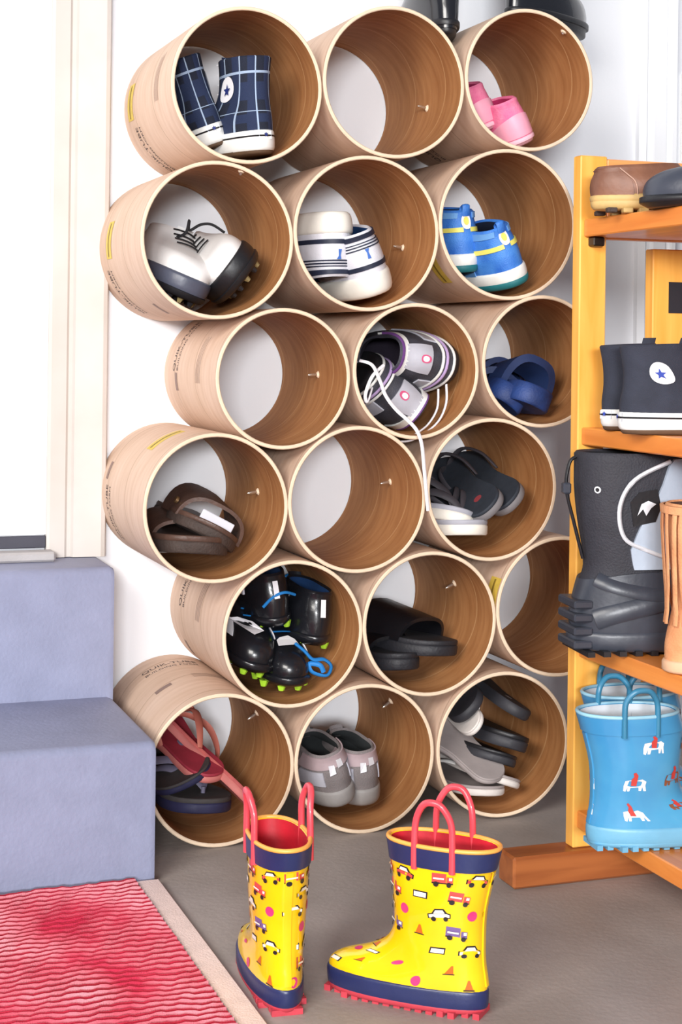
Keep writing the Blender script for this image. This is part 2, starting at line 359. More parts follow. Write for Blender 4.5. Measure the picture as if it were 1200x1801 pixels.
# ------------------------------------------------------------------ footwear library
# local frame of every shoe: heel at x = 0, toe towards +x, up = +z, sole on z = 0
def spow(v, e): return math.copysign(abs(v)**e, v)
class Surf:
    """closed rings stacked from sole to collar; P(t, a): t up the shoe, a round it (0 toe, pi heel)"""
    def __init__(s, rings, n=2.4, bend=0.0):
        s.R = [tuple(r)+(0,)*(6-len(r)) for r in rings]; s.e = 2/n; s.bend = bend
    def par(s, t):
        R = s.R; u = min(max(t, 0), 1)*(len(R)-1); i = min(int(u), len(R)-2); k = u-i
        a, b, c, d = R[max(i-1, 0)], R[i], R[i+1], R[min(i+2, len(R)-1)]
        out = []
        for A, B, C, D in zip(a, b, c, d):
            m0, m1 = (C-A)/2, (D-B)/2
            dl = C-B
            if dl == 0: m0 = m1 = 0
            else:
                m0 = 0 if m0*dl <= 0 else math.copysign(min(abs(m0), 3*abs(dl)), dl); m1 = 0 if m1*dl <= 0 else math.copysign(min(abs(m1), 3*abs(dl)), dl)
            out.append((2*k**3-3*k*k+1)*B+(k**3-2*k*k+k)*m0+(-2*k**3+3*k*k)*C+(k**3-k*k)*m1)
        return out
    def P(s, t, a):
        z, xb, xf, w, tilt, egg = s.par(t); xm, hx = (xb+xf)/2, (xf-xb)/2
        c, q = math.cos(a), math.sin(a)
        x = xm+hx*spow(c, s.e); y = w*spow(q, s.e)*(1+egg*c)+s.bend*c*c*hx*(1 if c > 0 else 0)
        return Vector((x, y, z+tilt*(x-xm)))
    def tz(s, z):
        lo, hi = 0.0, 1.0
        for _ in range(30):
            m_ = (lo+hi)/2
            if s.par(m_)[0] < z: lo = m_
            else: hi = m_
        return (lo+hi)/2
    def N(s, t, a):
        e = 1e-3; t0, t1 = max(t-.01, 0), min(t+.01, 1)
        n = (s.P(t, a+e)-s.P(t, a-e)).cross(s.P(t1, a)-s.P(t0, a))
        return n.normalized() if n.length > 1e-12 else Vector((0, 0, 1))
    def O(s, t, a, off): return s.P(t, a)+s.N(t, a)*off
def upper(S, M, par, nt=26, na=36, th=.004, name='upper', lining=None, tl=.35, t0=0.0, seat=None):
    V, F, UV = [], [], []
    for i in range(nt+1):
        t = t0+(1-t0)*i/nt
        for j in range(na): V.append(S.P(t, 2*PI*j/na)); UV.append((j/na if j else 0.0, t))
    for i in range(nt):
        for j in range(na): F.append((i*na+j, i*na+(j+1) % na, (i+1)*na+(j+1) % na, (i+1)*na+j))
    b = nt*na; n0 = len(V)
    for j in range(na):
        p = S.P(1, 2*PI*j/na); c = S.par(1); q = Vector(((c[1]+c[2])/2, 0, p.z)); d = (q-p); d.z = 0; d.normalize()
        V.append(p+d*th*.5+Vector((0, 0, th*.5))); UV.append((j/na, 1))
    for j in range(na):
        p = S.P(1, 2*PI*j/na); c = S.par(1); q = Vector(((c[1]+c[2])/2, 0, p.z)); d = (q-p); d.z = 0; d.normalize()
        V.append(p+d*th); UV.append((j/na, 1))
    for a, c in ((b, n0), (n0, n0+na)):
        for j in range(na): F.append((a+j, a+(j+1) % na, c+(j+1) % na, c+j))
    o = obj(name, V, F, M, par, smooth=50, uv=UV)
    if lining:
        V, F = [], []; m = 10
        for i in range(m+1):
            t = 1-(1-tl)*i/m
            for j in range(na):
                p = S.P(t, 2*PI*j/na); c = S.par(t); q = Vector(((c[1]+c[2])/2, 0, p.z)); d = q-p; d.z = 0
                L = d.length; V.append(p+d*min(th*1.02/max(L, 1e-4), .6))
        for i in range(m):
            for j in range(na): F.append((i*na+j, i*na+(j+1) % na, (i+1)*na+(j+1) % na, (i+1)*na+j)[::1])
        F = [f[::-1] for f in F]; F.append(tuple(range(m*na, m*na+na)))
        obj('lining', V, F, lining, par, smooth=50)
    return o
def solid(S, M, par, name, nt=8, na=40, flat_top=True):
    """closed loft (soles)"""
    V, F = [], []
    for i in range(nt+1):
        for j in range(na): V.append(S.P(i/nt, 2*PI*j/na))
    for i in range(nt):
        for j in range(na): F.append((i*na+j, i*na+(j+1) % na, (i+1)*na+(j+1) % na, (i+1)*na+j))
    F.append(tuple(range(na))[::-1]); F.append(tuple(range(nt*na, nt*na+na)))
    return obj(name, V, F, M, par, smooth=50)
def patch(S, t0, t1, a0, a1, off, th, M, par, name, nt=6, na=12, edge=None):
    """panel lying on a shoe surface; edge(u) may bend its upper edge"""
    V, F = [], []; W = na+1
    for o_ in (off+th, off-.001):
        for i in range(nt+1):
            for j in range(na+1):
                u = j/na; tt = t0+((edge(u) if edge else t1)-t0)*i/nt
                V.append(S.O(tt, a0+(a1-a0)*u, o_))
    B = (nt+1)*W
    for i in range(nt):
        for j in range(na):
            q = (i*W+j, i*W+j+1, (i+1)*W+j+1, (i+1)*W+j); F.append(q)
    for i in range(nt):
        for j, s in ((0, 1), (na, -1)): F.append(((i*W+j), (i+1)*W+j, B+(i+1)*W+j, B+i*W+j)[::s])
    for j in range(na):
        for i, s in ((0, -1), (nt, 1)): F.append((i*W+j, i*W+j+1, B+i*W+j+1, B+i*W+j)[::-s])
    return obj(name, V, F, M, par, smooth=40)
def decal_geo(S, t0, a0, polys, off=.0006, rot=0.0):
    """flat outlines (u across, v up, metres) laid on the surface around (t0, a0)"""
    pt = (S.P(min(t0+.01, 1), a0)-S.P(t0-.01, a0)).length/.02; pa = (S.P(t0, a0+.01)-S.P(t0, a0-.01)).length/.02
    out = []; c, s = math.cos(rot), math.sin(rot)
    for poly in polys:
        V = []
        for (u, v) in poly:
            u, v = u*c-v*s, u*s+v*c
            V.append(S.O(min(max(t0+v/pt, .001), .999), a0+u/pa, off))
        tri = tessellate_polygon([[Vector((u, v, 0)) for u, v in poly]])
        out.append((V, [tuple(q) for q in tri]))
    return join(out)
def circ(r, n=20, x=0, y=0, sy=1): return [(x+r*math.cos(2*PI*i/n), y+r*sy*math.sin(2*PI*i/n)) for i in range(n)]
def star(r, q=.42): return [((r if i % 2 == 0 else r*q)*math.sin(PI*i/5), (r if i % 2 == 0 else r*q)*math.cos(PI*i/5)) for i in range(10)]
def lace_row(S, t, da, r, M, par, sag=.002, dt=0.0):
    pts = [S.O(min(t+dt*k/6, 1), -da+2*da*k/6, .0025+sag*math.sin(PI*k/6)) for k in range(7)]
    return obj('lace', *tube(pts, r, 6, .5), M, par, smooth=60)
def foot_outline(L, W, k=3, asym=1):
    pts = [(0, 0), (.025, .2), (.11, .33), (.28, .335), (.45, .33), (.62, .41), (.75, .47), (.87, .42), (.965, .25), (1, .04), (.975, -.2), (.90, -.4), (.76, -.5), (.6, -.44), (.44, -.35), (.28, -.335), (.11, -.33), (.025, -.2)]
    return catmull([(x*L, y*W*asym, 0) for x, y in pts], k, True)
def slab(L, W, z0, z1, M, par, name, k=3, asym=1, grow=0.0, curve=None, r=.002):
    """foot-shaped slab with softened edges"""
    O = foot_outline(L, W, k, asym); n = len(O); c = Vector((L*.5, 0, 0)); V, F = [], []
    cv = curve or (lambda x: 0)
    for z, ins in ((z0, r), (z0+r, 0), (z1-r, 0), (z1, r), (z1, L*.03)):
        for p in O:
            d = (p-c); l = d.length; q = c+d*((l+grow-ins)/l); V.append((q.x, q.y, z+cv(q.x/L)))
    m = 5
    for i in range(m-1):
        for j in range(n): F.append((i*n+j, i*n+(j+1) % n, (i+1)*n+(j+1) % n, (i+1)*n+j))
    if asym < 0: F = [f[::-1] for f in F]
    # caps as strips so that the curve is kept
    h = n//2
    for base, s in ((0, 1), ((m-1)*n, -1)):
        for i in range(h):
            a, b, cc, d = i, i+1, (n-i-1) % n, (n-i) % n
            q = (base+a, base+d, base+cc, base+b) if i > 0 else (base+a, base+cc, base+b)
            if b == cc: q = (base+a, base+d, base+b)
            F.append(q[::s*(1 if asym > 0 else -1)])
    return obj(name, V, F, M, par, smooth=45)

BLACK = mat('black_rubber', (30, 30, 34), .45, .2); DK = mat('charcoal_foam', (52, 52, 58), .6, .2); WHT = mat('white_rubber', (236, 236, 232), .5, .06, 60)
WLACE = mat('white_lace', (236, 232, 236), .8, .1, 300); BLACE = mat('black_lace', (24, 24, 28), .8, .1, 300)
def sneaker(name, label, group, L=.27, W=.094, H=.082, up=None, sole=None, out=None, lin_=None, lace=None, back=None, n=2.4, soleh=.028, nl=4, toe=None, parts=True, cat='shoe'):
    r = thing(name, label, cat, group)
    h = W/2; hh = H-soleh
    S = Surf([(soleh*.6, .012*L, .975*L, h*.93, 0, .10), (soleh+.11*hh, .004*L, .985*L, h*.96, 0, .10), (soleh+.33*hh, .002*L, .965*L, h*.95, 0, .06), (soleh+.51*hh, .006*L, .90*L, h*.90, 0, .02), (soleh+.62*hh, .012*L, .80*L, h*.84, 0, -.02),
              (soleh+.76*hh, .022*L, .66*L, h*.76, 0, -.05), (soleh+.90*hh, .026*L, .56*L, h*.69, .02, -.05), (soleh+1.06*hh, .018*L, .50*L, h*.64, .06, -.05)], n, 0)
    upper(S, up, r, lining=lin_ or BLACK, tl=.45, th=.006)
    SO = Surf([(.0, .03*L, .96*L, h*.86, 0, .10), (.004, .008*L, .99*L, h*.96, 0, .11), (soleh*.5, -.004*L, 1.0*L, h*1.02, 0, .12), (soleh*.85, -.006*L, 1.0*L, h*1.03, 0, .12), (soleh, 0, .995*L, h*1.0, 0, .11), (soleh+.002, .02*L, .97*L, h*.92, 0, .1)], n)
    solid(SO, sole or WHT, r, 'midsole')
    if out:
        OU = Surf([(-.004, .02*L, .97*L, h*.88, 0, .10), (-.001, .004*L, .99*L, h*.97, 0, .11), (.006, -.003*L, 1.0*L, h*1.02, 0, .12), (.0075, .02*L, .97*L, h*.9, 0, .1)], n)
        solid(OU, out, r, 'outsole', nt=5)
    if lace:
        V = []; F = []; m = 10
        for i in range(m+1):
            for j in range(7):
                a = -.5+j/6; t = .68+.32*min(i/7, 1)
                p = S.O(t, a*.9, -.003); p += Vector((.004, 0, .009))*max(0, (i-7)/3); V.append(p)
        for i in range(m):
            for j in range(6): F.append((i*7+j, i*7+j+1, (i+1)*7+j+1, (i+1)*7+j))
        obj('tongue', V, F, up, r, smooth=60)
        for k in range(nl): lace_row(S, .70+.27*k/max(nl-1, 1), .42+.1*k/nl, .0024, lace, r)
    if back: patch(S, .12, .97, PI-.42, PI+.42, .0005, .0018, back, r, 'heel_tab')
    return r, S, SO

def high_top(label, group, M, patchm, starm, toe_front=False, H=.148, L=.27, W=.096, lin_=None):
    r = thing('high_top_sneaker', label, 'shoe', group); h = W/2; sh_ = .030
    k = H/.148
    S = Surf([(.016*k, .01*L, .975*L, h*.93, 0, .08), (.036*k, .004*L, .98*L, h*.95, 0, .08), (.048*k, .006*L, .95*L, h*.92, 0, .04), (.058*k, .012*L, .86*L, h*.86, 0, 0), (.066*k, .02*L, .74*L, h*.80, 0, -.02),
              (.08*k, .028*L, .60*L, h*.74, 0, -.03), (.10*k, .03*L, .50*L, h*.72, 0, -.02), (.125*k, .018*L, .46*L, h*.74, .0, 0), (H, .0*L, .45*L, h*.78, .04, 0)], 2.3)
    upper(S, M, r, lining=lin_ or MATS['grey_canvas'], tl=.4, th=.004, nt=30)
    SO = Surf([(.0, .02*L, .97*L, h*.90, 0, .08), (.003, .0*L, .99*L, h*.98, 0, .09), (.016*k, -.008*L, 1.0*L, h*1.01, 0, .10), (.029*k, -.006*L, 1.0*L, h*1.0, 0, .10), (.032*k, .0*L, .99*L, h*.96, 0, .09), (.033*k, .02*L, .97*L, h*.90, 0, .08)], 2.3)
    so = solid(SO, WHT, r, 'sole_foxing')
    obj('pinstripe', *tube([SO.O(.50, 2*PI*k/40, .0004) for k in range(41)], .0011, 5), BLACK, so, smooth=60)
    OU = Surf([(-.004, .03*L, .96*L, h*.88, 0, .08), (-.001, .012*L, .98*L, h*.95, 0, .09), (.004, .01*L, .985*L, h*.97, 0, .1), (.005, .03*L, .96*L, h*.9, 0, .08)], 2.3); solid(OU, MATS['brown_gum'], r, 'outsole', nt=4)
    patch(S, .06, .44, -1.05, 1.05, .0004, .002, WHT, r, 'toe_cap', edge=lambda u: .20+.26*math.sin(PI*u))
    for sg in (1, -1):
        V, F = decal_geo(S, .745, sg*1.72, [circ(.0205*H/.148, 26)], .0016); pt = obj('ankle_patch', V, [f for f in F], patchm, r, smooth=0)
        V, F = decal_geo(S, .745, sg*1.72, [star(.0105*H/.148)], .0024); obj('star', V, F, starm, pt, smooth=0)
    lp = [(-.013, -.006), (.013, -.006), (.013, .006), (-.013, .006)]
    V, F = decal_geo(SO, .52, PI, [lp], .0012); hl = obj('heel_label', V, F, mat('heel_label_white', (226, 230, 236), .5), r, smooth=0)
    V, F = decal_geo(SO, .52, PI, [star(.004)], .0018); obj('heel_star', V, F, starm, hl, smooth=0)
    for k in range(6): lace_row(S, .60+.38*k/5, .40+.03*k, .0026, WLACE, r, .002)
    V = []; F = []; m = 8
    for i in range(m+1):
        for j in range(7):
            p = S.O(.6+.4*min(i/6, 1), (-.5+j/6)*.8, -.002); p += Vector((.003, 0, .009))*max(0, (i-6)/2); V.append(p)
    for i in range(m):
        for j in range(6): F.append((i*7+j, i*7+j+1, (i+1)*7+j+1, (i+1)*7+j))
    obj('tongue', V, F, M, r, smooth=60)
    return r, S

def plaid(name, base, line, nu, nv, wu, wv):
    M = mat(name, base, .85, .25, 40, .4, 900); nt = M.node_tree; b = nt.nodes['Principled BSDF']; src = b.inputs['Base Color'].links[0].from_socket
    uv = node(nt, 'ShaderNodeUVMap'); sp = node(nt, 'ShaderNodeSeparateXYZ'); nt.links.new(uv.outputs[0], sp.inputs[0])
    def ln(sock, n, ph, wd): return mth(nt, 'LESS_THAN', mth(nt, 'ABSOLUTE', mth(nt, 'SUBTRACT', mth(nt, 'FRACT', mth(nt, 'ADD', mth(nt, 'MULTIPLY', sock, n), ph)), .5)), wd)
    f = mth(nt, 'MAXIMUM', ln(sp.outputs[0], nu, .27, wu), ln(sp.outputs[1], nv, .42, wv))
    blue = mth(nt, 'MAXIMUM', ln(sp.outputs[0], nu, .55, .22), ln(sp.outputs[1], nv, .8, .2))
    c = mixc(nt, mth(nt, 'MULTIPLY', blue, .6), src, lin((34, 50, 88))); c = mixc(nt, mth(nt, 'MULTIPLY', f, .85), c, lin(line)); nt.links.new(c, b.inputs['Base Color']); return M
mat('grey_canvas', (120, 124, 132), .9, .1); mat('brown_gum', (96, 72, 52), .7, .2, 60)

def flip_flop(name, label, group, L=.26, W=.098, th=.016, bot=None, top=None, strap=None, kind='thong', asym=1, arch=.004, straph=.036, cat='flip-flop', strapw=.0055, two=True):
    r = thing(name, label, cat, group)
    cv = lambda x: arch*(math.cos((x-.5)*2*PI)*-.5+.5)*0+arch*max(0, (x-.8)/.2)**2+arch*.6*math.cos(x*PI*2)*.3
    if two:
        slab(L, W, 0, th*.68, bot, r, 'sole', asym=asym, curve=cv); slab(L, W, th*.66, th, top, r, 'footbed', asym=asym, grow=-.0006, curve=cv, r=.0015)
    else: slab(L, W, 0, th, bot, r, 'sole', asym=asym, curve=cv, r=.003)
    z = th
    if kind == 'thong':
        px, py = .80*L, .06*W*asym
        for sy in (1, -1):
            pts = catmull([(px, py, z+.006), (.735*L, py+sy*.10*W, z+straph*.72), (.64*L, sy*.30*W, z+straph), (.52*L, sy*.42*W, z+straph*.62), (.42*L, sy*.385*W, z-.002)], 5)
            obj('strap', *tube(pts, strapw, 8, .38, up=(0, sy*.4, 1), taper=lambda t: .65+.55*math.sin(PI*t)), strap, r, smooth=60)
        obj('toe_post', *tube([(px, py, z-.002), (px, py, z+.009)], .0032, 8), strap, r, smooth=60)
    elif kind == 'slide':
        band(r, L*.46, L*.76, W*.50, z-.006, straph+.012, .005, strap)
    return r
def band(r, x0, x1, hw, z0, h, th, M, name='strap', nx=8, ny=16, skew=0.0):
    V, F = [], []; W_ = ny+1
    for o_ in (0, -th):
        for i in range(nx+1):
            u = i/nx
            for j in range(ny+1):
                a = PI*j/ny; k = 1-.10*abs(2*u-1)**2+.06*(u < .5)*(0)
                V.append((x0+(x1-x0)*u-.012*math.sin(a)*(1-u)+.010*math.sin(a)*u+skew*math.cos(a), (hw+o_)*spow(math.cos(a), .72), z0+(h*(1.12-.28*u)+o_)*spow(math.sin(a), .8)))
    B = (nx+1)*W_
    for i in range(nx):
        for j in range(ny):
            F.append((i*W_+j, (i+1)*W_+j, (i+1)*W_+j+1, i*W_+j+1)); F.append((B+i*W_+j, B+i*W_+j+1, B+(i+1)*W_+j+1, B+(i+1)*W_+j))
    for j in range(ny):
        for i, s in ((0, 1), (nx, -1)): F.append((i*W_+j, i*W_+j+1, B+i*W_+j+1, B+i*W_+j)[::s])
    for i in range(nx):
        for j, s in ((0, -1), (ny, 1)): F.append((i*W_+j, (i+1)*W_+j, B+(i+1)*W_+j, B+i*W_+j)[::s])
    return obj(name, V, F, M, r, smooth=50)

def rain_boot(name, label, group, L, W, H, top_l, M, sole, tread, bandm, trimm, linm, handm, handle_h=.045):
    """pull-on boot: foot, shaft, trim band, lining and two pull handles"""
    r = thing(name, label, 'boot', group); h = W/2; k = H/.18
    S = Surf([(.018, .0*L, .99*L, h*.96, 0, .08), (.030*k, -.005*L, .995*L, h*.99, 0, .08), (.038*k, 0, .965*L, h*.97, 0, .05), (.045*k, .006*L, .89*L, h*.94, 0, .02), (.051*k, .012*L, .79*L, h*.91, 0, 0), (.059*k, .017*L, .69*L, h*.89, 0, 0), (.070*k, .02*L, .61*L, h*.89, 0, 0),
              (.088*k, .02*L, .57*L, h*.93, 0, 0), (.115*k, .01*L, .575*L, h*1.0, 0, 0), (.15*k, -.03*L, .59*L, h*1.02, 0, 0), (H, -.07*L, -.07*L+top_l, h*1.04, 0, 0)], 2.2)
    upper(S, M, r, lining=linm, tl=.42, th=.003, nt=34)
    SO = Surf([(.006, .01*L, .98*L, h*.96, 0, .09), (.009, -.008*L, 1.0*L, h*1.03, 0, .1), (.022, -.012*L, 1.005*L, h*1.05, 0, .1), (.026, -.006*L, .995*L, h*1.01, 0, .09), (.027, .01*L, .975*L, h*.95, 0, .08)], 2.2)
    solid(SO, sole, r, 'sole_band')
    TR = Surf([(.003, .02*L, .97*L, h*.92, 0, .09), (.0045, .0*L, .99*L, h*1.0, 0, .1), (.010, -.004*L, 1.0*L, h*1.035, 0, .1), (.012, .03*L, .96*L, h*.9, 0, .09)], 2.2)
    tr = solid(TR, tread, r, 'tread_sole', nt=5)
    for i in range(15):
        x = (.03+.94*i/14)*L; ww = h*(.86 if 1 < i < 13 else .55); v, f = box(x-.0035, x+.0035, -ww, ww, 0, .006); obj('lug', v, f, tread, tr, smooth=0)
    patch(S, S.tz(H-.020), .995, 0, 2*PI, .0003, .0016, bandm, r, 'top_band', nt=3, na=40)
    obj('rim_piping', *tube([S.P(1, 2*PI*j/40)+Vector((0, 0, .001)) for j in range(41)], .0024, 7), trimm, r, smooth=60)
    cx = -.07*L+top_l/2
    for sg in (1, -1):
        y = sg*(h*1.04-.001); wv = top_l*.17
        pts = catmull([(cx-wv, y, H-.022), (cx-wv, y, H+.004), (cx-wv*.92, y-sg*.0, H+handle_h*.6), (cx-wv*.5, y+sg*.003, H+handle_h*.95), (cx, y+sg*.004, H+handle_h*1.03), (cx+wv*.5, y+sg*.003, H+handle_h*.95), (cx+wv*.92, y, H+handle_h*.6), (cx+wv, y, H+.004), (cx+wv, y, H-.022)], 5)
        obj('pull_handle', *tube(pts, .0036, 8), handm, r, smooth=60)
    patch(S, .12, S.tz(H-.022), PI-.10, PI+.10, .0002, .0012, M, r, 'back_seam', nt=20, na=4)
    return r, S
def deco(S, par, name, items, cols):
    """flat printed motifs: items = (t, a, rot, scale, [(material index, outline)...])"""
    for (t, a, rot, s, shapes) in items:
        V, F, fm = [], [], []
        for q, (mi, poly) in enumerate(shapes):
            v, f = decal_geo(S, t, a, [[(x*s, y*s) for x, y in poly]], .0005+.0003*q, rot); n = len(V); V += v; F += [tuple(i+n for i in g) for g in f]; fm += [mi]*len(f)
        obj(name, V, F, cols, par, smooth=0, fm=fm)

# ------------------------------------------------------------------ footwear in the tubes
def P(px, py, d): return at(px, py, FRONT+d)
def onz(px, py, Z):
    dx, dy = px-600, py-HORIZON; c, s = math.cos(CAM_ROLL), math.sin(CAM_ROLL); dx, dy = dx*c+dy*s, -dx*s+dy*c
    D = _f*CAM_F+_r*dx-_u*dy; k = (Z-CAM_H)/D.z; return Vector((0, CAM_Y, CAM_H))+D*k
def by_toe(o, L, toe, fwd, up): f = Vector(fwd).normalized(); return orient(o, Vector(toe)-f*L, fwd, up)

# plaid high-tops
PL = plaid('navy_plaid_canvas', (24, 31, 50), (170, 190, 216), 9, 2.4, .04, .024)
WP = mat('white_patch', (240, 240, 244), .6, .03); NAVYINK = mat('navy_star_ink', (34, 48, 120), .6)
r, S = high_top('navy plaid high-top standing upright, round white ankle patch facing out', 'plaid high-tops', PL, WP, NAVYINK, H=.128, W=.078, L=.22)
orient(r, P(474, 275, .012), (-.16, 1, 0), (-.08, 0, 1))
r, S = high_top('navy plaid high-top leaning against the left side of its tube', 'plaid high-tops', PL, WP, NAVYINK, H=.124, W=.07, L=.205)
orient(r, P(374, 254, .06), (.0, 1, 0), (-.36, 0, .93))

# pink shoes
PINKM = mat('pink_suede', (242, 142, 172), .75, .2, 40, .4, 400, rgb2=(226, 100, 146)); PINKL = mat('hot_pink_lining', (206, 50, 112), .8); PSOLE = mat('pale_pink_sole', (244, 190, 204), .6, .1)
for lab, px, py, d, up, fw in (('small pink shoe in front, tipped to the left', 930, 252, .03, (-.45, .0, .88), (.02, 1, .05)), ('small pink shoe behind, half hidden by the tube rim', 866, 228, .06, (-.42, .0, .9), (-.05, 1, .05))):
    r, S, SO = sneaker('pink_shoe', lab, 'pink shoes', .17, .066, .064, PINKM, PSOLE, None, PINKL, soleh=.010, nl=3, lace=PINKL)
    patch(S, .1, .55, PI-1.2, PI+1.2, .0004, .0014, mat('pink_gloss', (246, 168, 190), .5, .1), r, 'heel_counter', edge=lambda u: .3+.3*math.sin(PI*u))
    orient(r, P(px, py, d), fw, up)

# golf shoes
GW = mat('white_leather', (238, 236, 234), .42, .04, 12, .1, 300); GS = mat('slate_leather', (82, 86, 102), .4, .2, 25)
def golf(label, sm):
    r, S, SO = sneaker('golf_shoe', label, 'white golf shoes', .22, .090, .074, GW, sm, BLACK, BLACK, BLACE, soleh=.026)
    so = [c for c in r.children if c.name.startswith('outsole')][0]
    for i in range(9):
        for j in (-1, 0, 1):
            x = .02+.18*i/8; y = j*.026*(1 if 1 < i < 8 else .6)
            obj('spike', *tube([(x, y, -.001), (x, y, -.006), (x, y, -.011)], .0055, 7, taper=lambda t: 1.1-.6*t), BLACK if (i+j) % 4 else mat('olive_spike', (150, 134, 90), .5), so, smooth=30)
    return r, S
r, S = golf('white golf shoe with slate toe edge, toe forward, tipped left', GS); by_toe(r, .22, P(316, 534, .02), (.06, -1, -.16), (.36, -.16, .92))
pts = catmull([P(300, 428, .11), P(316, 420, .10), P(322, 398, .10), P(322, 416, .10), P(342, 406, .10), P(362, 406, .10), P(384, 420, .10)], 5)
inv = r.matrix_world.inverted(); obj('loose_lace', *tube([inv @ p for p in pts], .002, 6), BLACE, r, smooth=60)
r, S = golf('white golf shoe lying on its side, black spiked sole showing', BLACK); by_toe(r, .22, P(466, 500, .012), (-.16, -1, 0), (-.76, .18, .56))

# white and navy sneakers
WN = mat('white_mesh', (222, 222, 230), .7, .08, 60, .4, 800); NV = mat('navy_trim', (32, 40, 62), .6, .2); BL = mat('bright_blue_lining', (24, 84, 150), .8, .25, 30)
CREAM = mat('off_white_sole', (236, 232, 222), .55, .06, 30)
def court(label):
    r, S, SO = sneaker('white_sneaker', label, 'white and navy sneakers', .26, .09, .088, WN, CREAM, None, BL, NV, soleh=.030)
    for t0, t1 in ((.17, .24), (.60, .63), (.67, .70), (.74, .77)): patch(S, t0, t1, PI-1.5, PI+1.5, .0004, .001, NV, r, 'navy_stripe', nt=2, na=18)
    patch(S, .86, .99, PI-1.4, PI+1.4, .0004, .0016, NV, r, 'collar_band', nt=3, na=18)
    V, F = decal_geo(S, .46, PI, [[(-.003, -.006), (.003, -.006), (.002, .001), (.006, .006), (-.003, .006), (-.001, .0)]], .0012); obj('heel_logo', V, F, mat('logo_blue', (64, 110, 190), .6), r, smooth=0)
    return r, S
r, S = court('white and navy sneaker upside down, thick white sole on top'); orient(r, P(590, 372, .045), (-.02, 1, 0), (.03, -.15, -1))
r, S = court('white and navy sneaker upright, leaning on the upturned one'); orient(r, P(672, 518, .012), (.05, 1, .05), (-.36, -.06, .92))

# blue and yellow running shoes
BU = mat('royal_blue_mesh', (36, 98, 192), .55, .25, 30, .4, 600, rgb2=(70, 134, 214)); YL = mat('lemon_overlay', (236, 226, 110), .5, .08); SK = mat('sky_blue_overlay', (110, 166, 226), .5, .1)
for lab, px, py, d, up, fw in (('blue and yellow running shoe in front, tipped left, white sole edge showing', 918, 496, .012, (-.42, -.03, .9), (-.05, 1, .05)), ('blue and yellow running shoe behind, against the left of its tube', 822, 478, .05, (-.10, -.1, 1), (-.05, 1, .05))):
    r, S, SO = sneaker('running_shoe', lab, 'blue running shoes', .20, .078, .082, BU, WHT, mat('teal_outsole', (30, 110, 116), .6), NV, YL, soleh=.022)
    for sg in (1, -1):
        patch(S, .46, .60, PI-sg*.12, PI-sg*1.25, .0004, .0014, YL, r, 'yellow_stripe', nt=2, na=12)
        patch(S, .84, .985, PI-sg*.35, PI-sg*1.7, .0004, .0012, SK, r, 'collar_overlay', nt=3, na=12)
        patch(S, .05, .42, PI-sg*1.25, PI-sg*1.5, .0004, .0012, SK, r, 'side_overlay', nt=5, na=4)
    V, F = decal_geo(S, .77, PI, [circ(.0115, 18)], .0014); e = obj('heel_badge', V, F, WP, r, smooth=0)
    V, F = decal_geo(S, .77, PI, [circ(.006, 14)], .002); obj('badge_centre', V, F, YL, e, smooth=0)
    for q in (.25, .5, .72): pass
    obj('pull_tab', *tube(catmull([S.O(.9, PI, .001), S.O(1, PI, .003)+Vector((0, 0, .010)), S.O(1, PI, -.006)+Vector((0, 0, .006)), S.O(.95, PI, -.008)], 4), .006, 8, .3, up=(1, 0, 0)), BU, r, smooth=60)
    orient(r, P(px, py, d), fw, up)

# grey, white and purple running shoes with long white laces
GR = mat('graphite_mesh', (66, 66, 76), .65, .3, 50, .5, 700); PU = mat('purple_lining', (112, 66, 134), .7, .15); SV = mat('silver_grey', (186, 186, 196), .45, .1); LV = mat('lilac_line', (190, 164, 210), .6)
PKL = mat('pink_logo', (212, 86, 130), .6)
def runner(label):
    r, S, SO = sneaker('running_shoe', label, 'graphite and white running shoes', .25, .090, .09, GR, GR, BLACK, mat('dark_plum_lining', (40, 32, 48), .8, .2), WLACE, soleh=.026)
    for q, M in ((.30, WHT), (.55, LV), (.78, WHT)):
        obj('sole_line', *tube([SO.O(q, PI-1.9+3.8*k/30, .0006) for k in range(31)], .0021, 6), M, r, smooth=60)
    patch(S, .80, .99, PI-1.75, PI+1.75, .0004, .0024, WHT, r, 'collar', nt=3, na=24)
    patch(S, .955, .999, PI-1.6, PI+1.6, .0008, .0026, PU, r, 'collar_edge', nt=2, na=24)
    patch(S, .25, .86, PI-.42, PI+.42, .0004, .0024, SV, r, 'heel_tab', nt=8, na=8, edge=lambda u: .86)
    V, F = decal_geo(S, .38, PI, [circ(.008, 16)], .0036); e = obj('heel_badge', V, F, PKL, r, smooth=0)
    V, F = decal_geo(S, .38, PI, [circ(.005, 12)], .0042); obj('badge_centre', V, F, WP, e, smooth=0)
    for sg in (1, -1): patch(S, .10, .30, PI-sg*.7, PI-sg*1.6, .0004, .0018, SV, r, 'side_panel', nt=3, na=8)
    return r
r = runner('graphite running shoe rolled on its side, heel forward, upper one of its pair'); orient(r, P(822, 634, .03), (-.12, 1, .0), (-1, -.22, .16))
inv = r.matrix_world.inverted()
pts = catmull([P(800, 668, .05), P(800, 700, .04), P(788, 730, .035), P(765, 752, .03), P(738, 766, .02), P(716, 768, .02)], 6); obj('loose_lace', *tube([inv @ p for p in pts], .0026, 6, .6), WLACE, r, smooth=60)
pts = catmull([P(786, 676, .05), P(784, 710, .045), P(768, 738, .04), P(745, 756, .03)], 6); obj('loose_lace', *tube([inv @ p for p in pts], .0024, 6, .6), WLACE, r, smooth=60)
r = runner('graphite running shoe low in the tube with a long white lace trailing out'); orient(r, P(655, 674, .05), (.05, 1, -.05), (.80, -.2, -.56))
inv = r.matrix_world.inverted()
